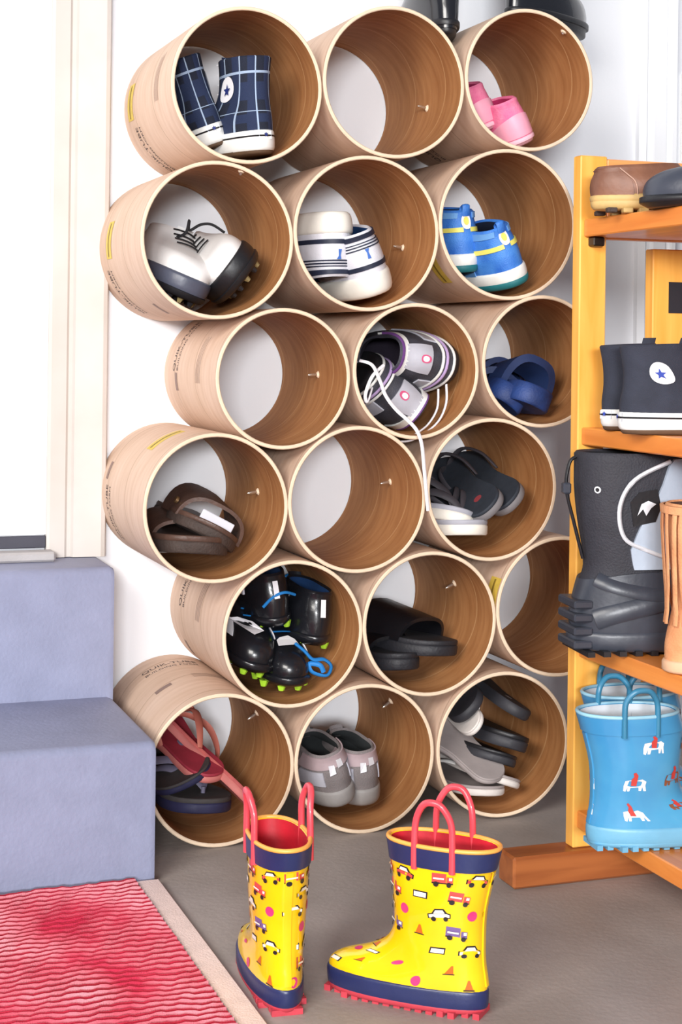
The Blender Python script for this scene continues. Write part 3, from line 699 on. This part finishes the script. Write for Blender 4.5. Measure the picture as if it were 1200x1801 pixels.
pts = catmull([P(630, 652, .03), P(652, 660, .02), P(666, 688, .012), P(676, 714, .008), P(694, 738, .004), P(716, 758, .0), P(731, 776, -.006), P(739, 800, -.008), P(743, 840, -.008), P(747, 885, -.008), P(750, 915, -.008)], 6)
obj('loose_lace', *tube([inv @ p for p in pts], .0028, 6, .6), WLACE, r, smooth=60)
pts = catmull([P(652, 700, .03), P(644, 725, .02), P(640, 712, .02), P(652, 680, .02), P(672, 660, .03)], 6); obj('loose_lace', *tube([inv @ p for p in pts], .0024, 6, .6), WLACE, r, smooth=60)

# navy foam sandals
NF = mat('navy_foam', (38, 66, 128), .6, .25, 30, .3, 300, rgb2=(28, 46, 92)); NF2 = mat('deep_navy_strap', (34, 54, 100), .6, .2, 40)
r = flip_flop('sandal', 'navy foam sandal on top, strap loop open to the front', 'navy sandals', .20, .094, .030, NF, NF, NF2, 'none', two=False, cat='sandal'); band(r, .05, .085, .045, .022, .050, .011, NF2)
band(r, .13, .17, .043, .022, .045, .008, NF2, 'toe_strap'); orient(r, P(948, 728, .02), (-.1, 1, .0), (.40, 0, .92))
r = flip_flop('sandal', 'navy foam sandal underneath, at the lower left of its tube', 'navy sandals', .20, .09, .030, NF, NF, NF2, 'none', two=False, cat='sandal'); band(r, .06, .11, .044, .020, .030, .009, NF2)
orient(r, P(897, 718, .045), (-.05, 1, .0), (.55, 0, .83))

# brown leather sandals
BR = mat('dark_brown_sole', (72, 58, 52), .75, .3, 40, .5, 300); BRL = mat('brown_leather', (92, 68, 58), .5, .3, 30, .3, 200); TAG = mat('white_care_label', (214, 214, 224), .7, .04)
r = flip_flop('sandal', 'brown leather sandal lying flat at the bottom of its tube', 'brown sandals', .262, .11, .024, BR, BRL, BRL, 'slide', straph=.02, cat='sandal'); by_toe(r, .262, P(352, 985, .015), (.05, -1, .0), (.10, -.12, 1))
r = flip_flop('sandal', 'brown leather sandal leaning on the other, white label inside its strap', 'brown sandals', .262, .106, .020, BR, BRL, BRL, 'none', cat='sandal'); band(r, .13, .22, .051, .012, .048, .005, BRL)
v, f = box(.224, .228, -.02, .03, .020, .036, .001); obj('care_label', v, f, TAG, r, smooth=0)
obj('stud', *tube([(.20, -.051, .030), (.20, -.055, .030)], .005, 10), mat('brass_stud', (150, 120, 84), .35, .1, metal=.7), r, smooth=40)
by_toe(r, .262, P(370, 953, .025), (-.02, -1, .0), (.46, -.18, .86))

# black/grey and cream flip-flops
GT = mat('grey_rim_foam', (120, 116, 118), .7, .15); BT = mat('blue_black_footbed', (44, 50, 60), .75, .2, 60); CRM = mat('cream_foam', (238, 232, 220), .65, .06, 40); LG = mat('light_grey_footbed', (176, 176, 186), .7, .12); GYS = mat('grey_strap', (70, 66, 72), .6, .2)
def thong(name, lab, grp, bot, top, strap, loc, fwd, up, toe=True, L=.26, W=.098, th=.016, kind='thong', asym=1, cat='flip-flop', **kw):
    r = flip_flop(name, lab, grp, L, W, th, bot, top, strap, kind, asym, cat=cat, **kw)
    return by_toe(r, L, loc, fwd, up) if toe else orient(r, loc, fwd, up)
thong('flip_flop', 'blue-black flip-flop with grey rim, furthest right, grey loop strap', 'blue-black flip-flops', GT, BT, GYS, P(914, 890, .02), (0, .98, .12), (-.75, -.12, .64), False, L=.25, W=.088)
thong('flip_flop', 'blue-black flip-flop with grey rim and a red dot, second from the right', 'blue-black flip-flops', GT, BT, GYS, P(876, 902, .012), (0, .98, .12), (-.72, -.16, .66), False, L=.25, W=.088)
thong('flip_flop', 'cream thick-soled flip-flop lying flat lowest in its tube', 'cream flip-flops', CRM, LG, GYS, P(822, 962, .015), (.05, -1, 0), (.04, -.1, 1), th=.022, W=.088, L=.25)
thong('flip_flop', 'cream thick-soled flip-flop tilted on top of the lowest one', 'cream flip-flops', CRM, LG, GYS, P(810, 926, .03), (.05, -1, .05), (.30, -.1, .95), th=.022, W=.088, L=.25)

# football boots
KB = mat('black_gloss_leather', (24, 25, 30), .28, .2, 30, .1, 200, coat=.3); GN = mat('neon_green_stud', (176, 226, 56), .5, .1); AL = mat('azure_lace', (26, 124, 200), .6, .15); WPT = mat('white_panel', (232, 230, 234), .5, .05); DB = mat('dark_blue_lining', (18, 60, 110), .8, .2)
def cleat(label, L=.225):
    r, S, SO = sneaker('football_boot', label, 'black football boots', L, .078, .072, KB, KB, None, DB, AL, soleh=.014)
    for x, y in ((.03, .02), (.03, -.02), (.07, .02), (.07, -.02), (.15, .03), (.15, -.03), (.19, .03), (.19, -.03), (.215, .012), (.215, -.012)):
        obj('stud', *tube([(x*L/.24, y, .001), (x*L/.24, y, -.004), (x*L/.24, y, -.008)], .0062, 8, taper=lambda t: 1.1-.45*t), GN, r, smooth=30)
    for sg in (1, -1): patch(S, .30, .80, sg*.95, sg*1.75, .0004, .0012, WPT, r, 'side_panel', nt=6, na=8, edge=lambda u: .55+.25*u)
    V, F = decal_geo(S, .62, PI, [[(-.005, -.014), (.005, -.014), (.006, .014), (-.006, .014)]], .0012); obj('heel_print', V, F, WPT, r, smooth=0)
    return r, S
r, S = cleat('black football boot at the upper left, blue lining, heel forward'); orient(r, P(488, 1088, .05), (-.05, 1, .05), (-.12, -.12, 1))
v, f = box(.02, .05, .040, .043, .05, .058); obj('side_tag', v, f, SV, r, smooth=0)
r, S = cleat('black football boot at the right, heel forward with white heel print'); orient(r, P(578, 1128, .05), (-.10, 1, .05), (.10, -.1, 1))
inv = r.matrix_world.inverted()
pts = catmull([P(535, 1122, .04), P(552, 1136, .03), P(566, 1150, .025), P(585, 1150, .03), P(598, 1162, .03), P(590, 1178, .03), P(565, 1172, .03), P(560, 1158, .03), P(578, 1160, .025), P(585, 1172, .025)], 6); obj('loose_lace', *tube([inv @ p for p in pts], .0034, 6, .7), AL, r, smooth=60)
r, S = cleat('black football boot low at the left, toe forward'); by_toe(r, .225, P(446, 1192, .02), (.0, -1, -.12), (.24, -.2, .95))
V, F = decal_geo(S, .56, -.45, [[(-.030, -.008), (-.012, .012), (.014, .014), (.026, -.004), (.010, -.022), (-.004, -.014)]], .004); obj('tongue_panel', V, F, WPT, r, smooth=0)
V, F = decal_geo(S, .57, -.42, [circ(.0045, 10), circ(.003, 8, .006, .004)], .005); obj('logo', V, F, BLACK, r, smooth=0)
r, S = cleat('black football boot lowest in its tube, toe forward on neon green studs'); by_toe(r, .225, P(520, 1212, .012), (.02, -1, -.08), (.04, -.15, 1))
V, F = decal_geo(S, .57, 0, [[(-.026, -.014), (.026, -.010), (.024, .006), (.010, .016), (-.012, .012), (-.024, .004)]], .004); obj('tongue_panel', V, F, WPT, r, smooth=0)
pts = [S.O(.9, -.6, .004), S.O(.84, 0, .008), S.O(.8, .6, .004)]; obj('lace_end', *tube(catmull(pts, 5), .003, 6), AL, r, smooth=60)
inv = r.matrix_world.inverted(); pts = catmull([P(458, 1052, .055), P(476, 1034, .05), P(496, 1026, .05), P(514, 1030, .06)], 6)
r0 = [o for o in bpy.data.objects if o.get('label', '').startswith('black football boot at the upper left')][0]; inv = r0.matrix_world.inverted()
obj('loose_lace', *tube([inv @ p for p in pts], .0022, 6), AL, r0, smooth=60)

# black slides
SL = mat('black_slide_foam', (40, 40, 46), .6, .25, 30, .3, 250); SLS = mat('black_slide_strap', (22, 22, 26), .32, .2)
thong('slide_sandal', 'black slide resting diagonally on the other slide', 'black slides', SL, SL, SLS, P(792, 1160, .03), (.42, -.9, -.05), (.16, -.12, 1), kind='slide', th=.022, L=.25, W=.096, cat='sandal', straph=.03)
thong('slide_sandal', 'black slide lying flat under the diagonal slide', 'black slides', SL, SL, SLS, P(706, 1200, .03), (.02, -1, 0), (.0, -.06, 1), kind='slide', th=.024, L=.25, W=.076, cat='sandal', straph=.02)

# pink and navy flip-flops beside the steps
PF = mat('salmon_foam', (204, 118, 112), .65, .15, 40); PFT = mat('rose_footbed', (168, 76, 78), .7, .15, 40, rgb2=(190, 96, 90)); PS = mat('rose_strap', (190, 108, 92), .6, .1); NVF = mat('navy_flip_foam', (40, 40, 74), .65, .2, 40); NVT = mat('olive_grey_footbed', (70, 66, 66), .75, .2, 60); NVS = mat('navy_strap_pale', (110, 106, 128), .6, .1); RP = mat('crimson_footbed', (158, 44, 62), .7, .2, 40)
thong('flip_flop', 'salmon pink flip-flop standing on edge, slanting down to the right', 'pink flip-flops', PF, PFT, PS, P(436, 1420, .03), (-.42, .80, .42), (.78, -.08, .62), False, L=.24, W=.084, th=.014, straph=.03)
thong('flip_flop', 'crimson and salmon flip-flop at the back left of its tube', 'pink flip-flops', PF, RP, PS, P(352, 1368, .045), (-.30, .9, .30), (.25, -.75, .62), False, L=.22, W=.084, th=.014)
thong('flip_flop', 'navy flip-flop lying lowest with curved pale strap', 'navy flip-flops', NVF, NVT, NVS, P(350, 1462, .02), (.16, -1, 0), (.10, -.12, 1), L=.25, W=.10, th=.020, straph=.026)
thong('flip_flop', 'navy flip-flop tilted above the lowest one, beside the step', 'navy flip-flops', NVF, NVT, NVS, P(318, 1398, .04), (.18, -1, 0), (-.36, -.30, .88), L=.25, W=.094, th=.012, straph=.02)

# grey running shoes
GM = mat('warm_grey_mesh', (132, 124, 124), .7, .25, 40, .5, 600); RF = mat('silver_reflective', (232, 232, 238), .3, .05, metal=.3); GSO = mat('grey_sole', (150, 146, 144), .6, .15, 40); GDK = mat('dark_green_grey_lining', (58, 62, 64), .8, .2); GPK = mat('mauve_overlay', (176, 156, 160), .6, .12)
for lab, px, py, d, up, fw in (('grey running shoe in front at the left, silver heel patches', 592, 1440, .018, (-.30, -.08, .94), (-.10, 1, .06)), ('grey running shoe behind at the right, silver heel patches', 654, 1418, .03, (-.12, -.08, .98), (-.12, 1, .06))):
    r, S, SO = sneaker('running_shoe', lab, 'grey running shoes', .20, .078, .076, GM, GSO, None, GDK, GDK, soleh=.024)
    patch(S, .62, .99, PI-1.5, PI+1.5, .0004, .0016, GPK, r, 'collar_overlay', nt=4, na=20)
    for u0 in (-.012, .008):
        V, F = decal_geo(S, .56+.14*(u0 > 0), PI, [[(u0-.007, -.006), (u0+.007, -.005), (u0+.008, .006), (u0-.006, .007)]], .0028); obj('reflector', V, F, RF, r, smooth=0)
    for sg in (1, -1): patch(S, .20, .55, PI-sg*.5, PI-sg*1.3, .0004, .0012, SV, r, 'side_overlay', nt=4, na=8)
    orient(r, P(px, py, d), fw, up)

# black slides and grey flip-flops crammed in the last tube
GF = mat('stone_grey_foam', (160, 150, 148), .7, .1, 40); BG = mat('pale_stone_edge', (222, 214, 208), .7, .08, 40); WS = mat('white_thin_strap', (234, 230, 226), .5, .05)
TG = 'grey flip-flops'; BSG = 'black foam sandals'
thong('flip_flop', 'charcoal flip-flop sole leaning at the upper left of its tube', BSG, DK, DK, BLACK, P(838, 1256, .03), (.05, .97, .10), (-.72, -.2, .66), False, L=.20, W=.088, kind='none', two=False, th=.014)
thong('flip_flop', 'charcoal sandal with small emblem leaning at the upper right', BSG, DK, DK, BLACK, P(914, 1266, .02), (-.05, .96, .16), (.46, -.36, .8), False, L=.22, W=.080, kind='none', two=False)
thong('flip_flop', 'charcoal sandal lying third from the top on the right', BSG, DK, BLACK, BLACK, P(908, 1326, .022), (.10, -1, -.05), (.34, -.25, .9), L=.24, W=.082, kind='none', th=.022)
thong('flip_flop', 'charcoal sandal lying under three others, above the white-strapped one', BSG, DK, BLACK, BLACK, P(886, 1350, .016), (.06, -1, 0), (.34, -.1, .93), L=.24, W=.086, kind='none', th=.016)
thong('flip_flop', 'pale beige flip-flop wedged upright behind the grey ones', TG, BG, BG, WS, P(846, 1284, .02), (.02, .97, .12), (-.80, -.25, .55), False, L=.20, W=.062, kind='none', th=.010)
thong('flip_flop', 'stone grey flip-flop sole standing against the left side', TG, GF, GF, WS, P(828, 1378, .010), (-.45, .75, .48), (.1, -.55, .83), False, L=.16, W=.084, kind='none', th=.010)
thong('flip_flop', 'grey flip-flop with white edge and thin white strap, slanting right', TG, BG, GF, WS, P(900, 1390, .008), (.25, -1, -.06), (.42, -.30, .86), L=.24, W=.082, th=.013, straph=.026, strapw=.003)
thong('flip_flop', 'grey flip-flop lying lowest with thin white strap', TG, BG, GF, WS, P(862, 1416, .008), (.10, -1, 0), (.10, -.22, .97), L=.25, W=.086, th=.014, straph=.02, strapw=.003)
o = [q for q in bpy.data.objects if 'small emblem' in q.get('label', '')][0]
obj('emblem', *join([([(.05+a, b, .0166) for a, b in circ(.006, 10)], [tuple(range(10))])]), SV, o, smooth=0)
o = [q for q in bpy.data.objects if 'a red dot' in q.get('label', '')][0]
obj('printed_dot', *join([([(.045+a, b, .0164) for a, b in circ(.007, 12)], [tuple(range(12))])]), mat('red_print', (150, 60, 66), .6), o, smooth=0)

# settle every shoe inside its tube: nothing may pass through the cardboard or the wall
bpy.context.view_layer.update()
def settle(root, skip=('loose_lace',)):
    b = root.matrix_world.copy(); kids = []
    def walk(o):
        for c in o.children:
            if not c.name.startswith(skip): kids.append(c); walk(c)
    walk(root)
    L = [root.matrix_world.inverted() @ c.matrix_world @ v.co for c in kids if c.type == 'MESH' for v in c.data.vertices]
    L = L[::3] if len(L) > 3000 else L
    W = [b @ p for p in L]; cx = sum(p.x for p in W)/len(W); cz = sum(p.z for p in W)/len(W)
    k = min(TB, key=lambda q: (TB[q][0]-cx)**2+(TB[q][1]-cz)**2); tx, tz, R = TB[k]; lim = R-TTH-.0008
    off = Vector((0, 0, 0)); s = 1.0; base = b.translation.copy(); rot = b.to_3x3()
    rel = [rot @ p for p in L]
    for rnd in range(14):
        for it in range(50):
            best = 0; bv = None
            for p in rel:
                y = base.y+off.y+p.y*s
                if y < FRONT-.004: continue
                dx, dz = base.x+off.x+p.x*s-tx, base.z+off.z+p.z*s-tz; r_ = math.hypot(dx, dz)
                if r_-lim > best: best = r_-lim; bv = Vector((dx/r_, 0, dz/r_))
            if best < 2e-4: break
            off -= bv*best*.6
        ym = max(base.y+off.y+p.y*s for p in rel)
        if ym > -.003: off.y -= ym+.003
        yn = min(base.y+off.y+p.y*s for p in rel)
        if best < 2e-4 and yn > FRONT-.012: break
        s *= .965
    root.matrix_world = Matrix.Translation(base+off) @ b.to_3x3().to_4x4() @ Matrix.Scale(s, 4)
    if DEBUG: print('SETTLE', k, root.name, root['label'][:40], 'move mm', [round(v*1000) for v in off], 'scale', round(s, 3), 'res', round(best*1000, 1))
DEBUG = False
for o in [q for q in COL.objects if q.type == 'EMPTY' and q.get('category') in ('shoe', 'sandal', 'flip-flop')]: settle(o)

# ------------------------------------------------------------------ yellow rain boots on the floor
YB = mat('yellow_rubber', (248, 206, 22), .22, .06, 14, .04, 120, coat=.5, rgb2=(244, 190, 14)); NB = mat('navy_rubber', (40, 48, 92), .35, .15); RT = mat('red_rubber_tread', (196, 62, 76), .5, .15); OP = mat('orange_piping', (250, 176, 84), .4, .08); RL = mat('red_lining', (200, 24, 44), .6, .2); RH = mat('coral_red_handle', (232, 76, 88), .35, .1, coat=.3)
PR = [mat('print_black', (40, 36, 40), .35), mat('print_red', (214, 78, 74), .35), mat('print_violet', (120, 96, 150), .35), mat('print_white', (246, 240, 226), .35), mat('print_magenta', (214, 60, 122), .35), mat('print_orange', (206, 104, 30), .35)]
def rc(x0, x1, y0, y1): return [(x0, y0), (x1, y0), (x1, y1), (x0, y1)]
def car(c): return [(0, [(-1.35, -.42), (1.35, -.42), (1.4, .1), (.9, .28), (.5, .75), (-.6, .75), (-.95, .25), (-1.38, .15)]), (c, [(-1.22, -.3), (1.22, -.3), (1.25, .02), (.8, .18), (-.9, .15), (-1.25, .05)]), (3, [(-.75, .22), (.65, .24), (.4, .62), (-.5, .62)]), (0, circ(.3, 9, -.75, -.42)), (0, circ(.3, 9, .75, -.42))]
def truck(c): return [(c, rc(-1.3, .35, -.35, .75)), (0, rc(-1.3, 1.3, -.5, -.32)), (c, rc(.45, 1.25, -.35, .4)), (3, rc(.75, 1.15, 0, .32)), (0, circ(.32, 9, -.8, -.5)), (0, circ(.32, 9, .8, -.5)), (3, rc(-1.1, .15, .1, .3))]
def cone(): return [(5, [(-.5, -.5), (.5, -.5), (.12, .6), (-.12, .6)]), (0, rc(-.65, .65, -.62, -.48))]
def sign(): return [(0, rc(-.95, .95, -.42, .42)), (3, rc(-.8, .8, -.28, .28))]
def disc(): return [(4, circ(.62, 14))]
def motif(i): return [truck(1), sign(), car(3), disc(), truck(2), cone(), car(1), truck(1), sign(), car(3), cone(), disc()][i % 12]
def yellow_boot(label):
    r, S = rain_boot('rain_boot', label, 'yellow rain boots', .175, .058, .168, .120, YB, NB, RT, NB, OP, RL, RH, .046)
    it = []; i = 0
    for row, z in enumerate((.139, .121, .103, .085, .066, .047, .033)):
        n = 8; t = S.tz(z)
        for q in range(n):
            a = 2*PI*(q+.5*(row % 2))/n+.2
            if abs(math.atan2(math.sin(a-PI), math.cos(a-PI))) < .2: continue
            if z < .07 and math.cos(a) > .2: continue
            it.append((t, a, random.uniform(-.12, .12), .0084, motif(i*5+row*3+q))); i += 1
    for z, a, m_ in ((.056, .35, cone()), (.056, -.35, truck(1)), (.050, .7, sign()), (.050, -.7, car(1)), (.047, .25, disc()), (.042, .9, cone()), (.042, -.9, sign()), (.035, .45, sign()), (.035, -.45, disc())):
        it.append((S.tz(z), a, .1, .0078, m_))
    deco(S, r, 'vehicle_print', it, PR); return r
r = yellow_boot('yellow vehicle-print rain boot side-on with its toe pointing left'); orient(r, (.702, -.892, .0), (-.705, .709, 0), (0, 0, 1))
r = yellow_boot('yellow vehicle-print rain boot turned away, back seam facing out, beside the rug'); orient(r, (.512, -.832, .0), (.10, 1, 0), (-.01, 0, 1))

# ------------------------------------------------------------------ footwear on the shelf unit
# blue rain boots, bottom board
BB = mat('sky_blue_rubber', (78, 158, 200), .28, .1, 10, .05, 100, coat=.4, rgb2=(60, 136, 186)); BBS = mat('blue_sole', (110, 172, 204), .4, .1); BP = mat('pale_blue_piping', (150, 200, 222), .4); BLN = mat('pale_lining', (206, 214, 222), .8, .1); BH = mat('teal_handle', (52, 122, 156), .35, .1)
HP = [mat('horse_white', (244, 242, 238), .4), mat('rider_red', (200, 66, 60), .4), mat('horse_brown', (140, 86, 60), .4), PR[0]]
def horse(c=0): return [(c, [(-1.2, -.1), (-1.0, .45), (-.3, .55), (.3, .5), (.9, .62), (1.3, .35), (1.2, -.05), (1.25, -.75), (1.0, -.75), (.9, -.2), (.75, -.7), (.5, -.7), (.5, -.25), (-.4, -.3), (-.55, -.75), (-.8, -.75), (-.75, -.25), (-1.0, -.8), (-1.25, -.7)]), (1, [(-.35, -.05), (.25, -.1), (.35, .5), (.45, 1.0), (.2, 1.3), (-.1, 1.2), (.0, .9), (-.3, .6)])]
def blue_boot(label):
    r, S = rain_boot('rain_boot', label, 'blue rain boots', .195, .076, .156, .122, BB, BBS, BBS, BB, BP, BLN, BH, .032)
    it = []
    for z, a, c in ((.122, -1.45, 0), (.078, -1.85, 0), (.082, -.9, 2), (.050, -1.15, 2), (.042, -2.05, 0), (.075, 2.95, 0), (.045, 2.95, 0), (.122, -.3, 2), (.118, 1.4, 0), (.08, 1.0, 2), (.05, 1.9, 0), (.04, -.3, 0)): it.append((S.tz(z), a, 0, .0105, horse(c)))
    deco(S, r, 'horse_rider_print', it, HP); return r
r = blue_boot('sky blue rain boot with white horse print, front one on the lowest shelf'); orient(r, at(1036, 1440, -.688), (1, -.10, 0), (0, 0, 1)); r.location.z = .0886
r = blue_boot('sky blue rain boot behind the horse-print boot, mostly hidden'); orient(r, at(1044, 1440, -.598), (1, -.02, 0), (0, 0, 1)); r.location.z = .0886

# snow boot and fringed boot, second board from below
NY = mat('black_nylon', (46, 46, 54), .7, .2, 40, .5, 400); SHL = mat('black_boot_shell', (58, 62, 72), .35, .2, 20, .1, 150); PG = mat('pale_grey_panel', (176, 188, 204), .6, .1); WPI = mat('white_piping', (222, 224, 230), .6)
r = thing('snow_boot', 'black snow boot with pale grey logo panel on the shelf', 'boot')
S = Surf([(.02, 0, .235, .042, 0, .08), (.04, -.004, .235, .044, 0, .08), (.06, 0, .22, .044, 0, .05), (.08, .006, .19, .043, 0, 0), (.10, .012, .155, .042, 0, 0), (.125, .010, .142, .044, 0, 0), (.16, .004, .14, .048, 0, 0), (.20, 0, .142, .05, 0, 0), (.236, .0, .140, .05, 0, 0)], 2.5)
upper(S, NY, r, lining=BLACK, tl=.4, th=.006, nt=34)
patch(S, .0, .44, -PI, PI, .0005, .003, SHL, r, 'rubber_shell', nt=12, na=44, edge=lambda u: .44-.04*math.cos(4*PI*u))
SO = Surf([(0, .01, .23, .042, 0, .08), (.004, -.006, .24, .047, 0, .09), (.02, -.010, .243, .048, 0, .1), (.026, 0, .235, .045, 0, .08)], 2.5); so = solid(SO, SHL, r, 'sole')
for i in range(12): v, f = box(.0+.02*i, .009+.02*i, -.045, .045, -.003, .003); obj('tread_lug', v, f, BLACK, so, smooth=0)
for i in range(4): v, f = box(-.012, .012, -.03, .03, .004+.016*i, .014+.016*i, .002); obj('heel_ridge', v, f, SHL, r, smooth=0)
pts = [S.O(.12+.33*k/16, -2.5+1.9*k/16, .004) for k in range(17)]; obj('cross_strap', *tube(pts, .012, 8, .3, up=(0, -1, .2)), SHL, r, smooth=60)
pts = [S.O(.42-.22*k/16, -2.6+1.9*k/16, .0045) for k in range(17)]; obj('cross_strap', *tube(pts, .009, 8, .3, up=(0, -1, .2)), SHL, r, smooth=60)
gp = patch(S, .50, .97, -1.85, -.45, .0006, .003, PG, r, 'logo_panel', nt=10, na=12, edge=lambda u: .62+.36*min(1, u*2.2))
V, F = decal_geo(S, .80, -1.62, [[(-.016, -.024), (.012, -.018), (.020, .0), (.014, .022), (-.006, .018), (-.020, .006)]], .0045); e = obj('logo_ground', V, F, BLACK, gp, smooth=0)
V, F = decal_geo(S, .80, -1.62, [[(-.010, -.010), (-.002, -.002), (.002, -.010), (.006, -.001), (.012, .004), (.004, .008), (-.004, .004)]], .0055); obj('logo', V, F, WPI, gp, smooth=0)
pts = catmull([S.O(.97, -1.25, .003), S.O(.90, -1.75, .004), S.O(.80, -2.0, .004), S.O(.68, -1.95, .004), S.O(.62, -1.6, .004), S.O(.56, -1.3, .004), S.O(.46, -1.2, .004)], 6); obj('piping', *tube(pts, .0028, 6), WPI, r, smooth=60)
V, F = decal_geo(S, .86, -2.45, [circ(.0042, 12)], .0015); e = obj('eyelet', V, F, WPI, r, smooth=0)
V, F = decal_geo(S, .86, -2.45, [circ(.0024, 10)], .002); obj('eyelet_hole', V, F, BLACK, e, smooth=0)
pts = catmull([S.O(.98, PI, .002), S.O(.95, PI, .010), S.O(.86, PI, .014), S.O(.72, PI, .008), S.O(.55, PI, .003)], 6); obj('draw_cord', *tube(pts, .0022, 6), BLACK, r, smooth=60)
q = S.O(.86, PI, .014); v, f = box(q.x-.005, q.x+.005, -.006, .006, q.z-.007, q.z+.007, .002); obj('cord_toggle', v, f, SHL, r, smooth=0)
orient(r, at(1012, 1112, -.622), (.99, -.14, 0), (0, 0, 1)); r.location.z = .3075

TN = mat('tan_suede', (226, 164, 116), .85, .15, 30, .4, 400, rgb2=(206, 138, 92))
r = thing('fringed_boot', 'tan suede fringed boot beside the black snow boot', 'boot')
S = Surf([(.012, 0, .22, .038, 0, .08), (.03, 0, .22, .04, 0, .08), (.05, .004, .20, .04, 0, .04), (.075, .01, .15, .039, 0, 0), (.10, .01, .12, .04, 0, 0), (.16, .004, .12, .046, 0, 0), (.19, .002, .12, .048, 0, 0)], 2.3)
upper(S, TN, r, lining=BRL, tl=.4)
SO = Surf([(0, .004, .216, .039, 0, .08), (.003, -.003, .222, .043, 0, .09), (.013, -.003, .222, .043, 0, .09), (.015, .004, .216, .04, 0, .08)], 2.3); solid(SO, mat('pale_tan_sole', (220, 176, 140), .7), r, 'sole')
for i in range(26):
    a = 2*PI*i/26; pts = [S.O(.96-.60*k/6, a+.03*math.sin(k+i), .003+.004*math.sin(PI*k/7)+.001*(i % 2)) for k in range(7)]
    obj('fringe', *tube(pts, .0042, 6, .3, up=(math.cos(a), math.sin(a), 0)), TN, r, smooth=60)
patch(S, .93, .999, -PI, PI, .003, .003, TN, r, 'fringe_band', nt=2, na=36)
orient(r, at(1172, 1138, -.768), (.99, -.12, 0), (0, 0, 1)); r.location.z = .3046

# black high-tops, third board
BC = mat('black_canvas', (48, 52, 66), .85, .25, 40, .4, 900); BST = mat('blue_star_ink', (44, 70, 170), .6)
r, S = high_top('black canvas high-top nearer the tubes, mostly hidden by its mate', 'black high-tops', BC, WP, BST, H=.099, L=.18, W=.068); orient(r, at(1066, 745, -.632), (.93, .30, 0), (-.06, 0, 1)); r.location.z = .576
r, S = high_top('black canvas high-top with white ankle patch and blue star on the shelf', 'black high-tops', BC, WP, BST, H=.099, L=.18, W=.068); orient(r, at(1090, 745, -.70), (.97, -.16, 0), (.02, 0, 1)); r.location.z = .576

# brown shoe and dark shoe, top board
LB = mat('brown_boot_leather', (132, 88, 66), .5, .25, 18, .2, 160, rgb2=(104, 66, 50)); TS = mat('tan_crepe_sole', (206, 172, 110), .6, .2, 60)
r, S, SO = sneaker('leather_shoe', 'brown leather shoe with tan lugged sole on the top shelf', None, .22, .076, .046, LB, TS, TS, BRL, None, soleh=.013)
patch(S, .05, .97, PI-1.0, PI+1.0, .0004, .0014, LB, r, 'heel_counter', nt=8, na=14)
obj('topstitch', *tube([S.O(.05+.9*k/12, PI+1.05, .0012) for k in range(13)], .0009, 5), mat('pale_stitch', (190, 150, 130), .7), r, smooth=60)
for i in range(10):
    for sg in (-1, 1): v, f = box(.012+.0195*i, .024+.0195*i, sg*.026-.006, sg*.026+.006, -.009, -.003, .001); obj('sole_lug', v, f, TS if i % 3 else BR, r, smooth=0)
orient(r, at(1040, 388, -.625), (.97, -.24, 0), (0, 0, 1)); r.location.z = .8435
r, S, SO = sneaker('leather_shoe', 'slate black leather shoe in front of the brown shoe, toe pointing left', None, .26, .09, .07, mat('slate_black_leather', (64, 68, 80), .38, .2, 20), BLACK, None, BLACK, BLACE, soleh=.012)
t = at(1124, 377, -.72); t.z = .8345; by_toe(r, .26, t, (-.80, .6, 0), (0, 0, 1))

# tall black rubber boots on top of the stack
RB = mat('black_wellington', (30, 31, 36), .22, .15, 12, .03, 100, coat=.4)
for lab, px, py, Y, fw in (('black rubber wellington on top of the tubes, in the dip above the empty tube', 792, 58, -.255, (.05, 1, 0)), ('black rubber wellington on top of the tubes, above the pink shoes', 898, 26, -.20, (.75, .45, 0))):
    r = thing('wellington_boot', lab, 'boot', 'black wellingtons')
    S = Surf([(.008, 0, .20, .030, 0, .08), (.03, 0, .20, .033, 0, .08), (.05, .002, .19, .033, 0, .04), (.07, .004, .15, .033, 0, 0), (.10, .004, .11, .033, 0, 0), (.15, .0, .10, .036, 0, 0), (.22, -.002, .105, .042, 0, 0), (.27, -.002, .105, .044, 0, 0)], 2.2)
    upper(S, RB, r, lining=BLACK, tl=.4)
    SO = Surf([(0, .006, .196, .028, 0, .08), (.003, .003, .20, .030, 0, .09), (.012, .002, .20, .031, 0, .09), (.0125, -.002, .204, .036, 0, .09), (.020, -.002, .204, .036, 0, .09), (.022, .004, .196, .032, 0, .08)], 2.2); solid(SO, BLACK, r, 'sole', nt=14)
    patch(S, .93, .998, -PI, PI, .0004, .002, BLACK, r, 'top_band', nt=2, na=36)
    p = at(px, py, Y); p.z = max(p.z, 1.117) if px < 850 else 1.1545
    orient(r, p, fw, (0, 0, 1))
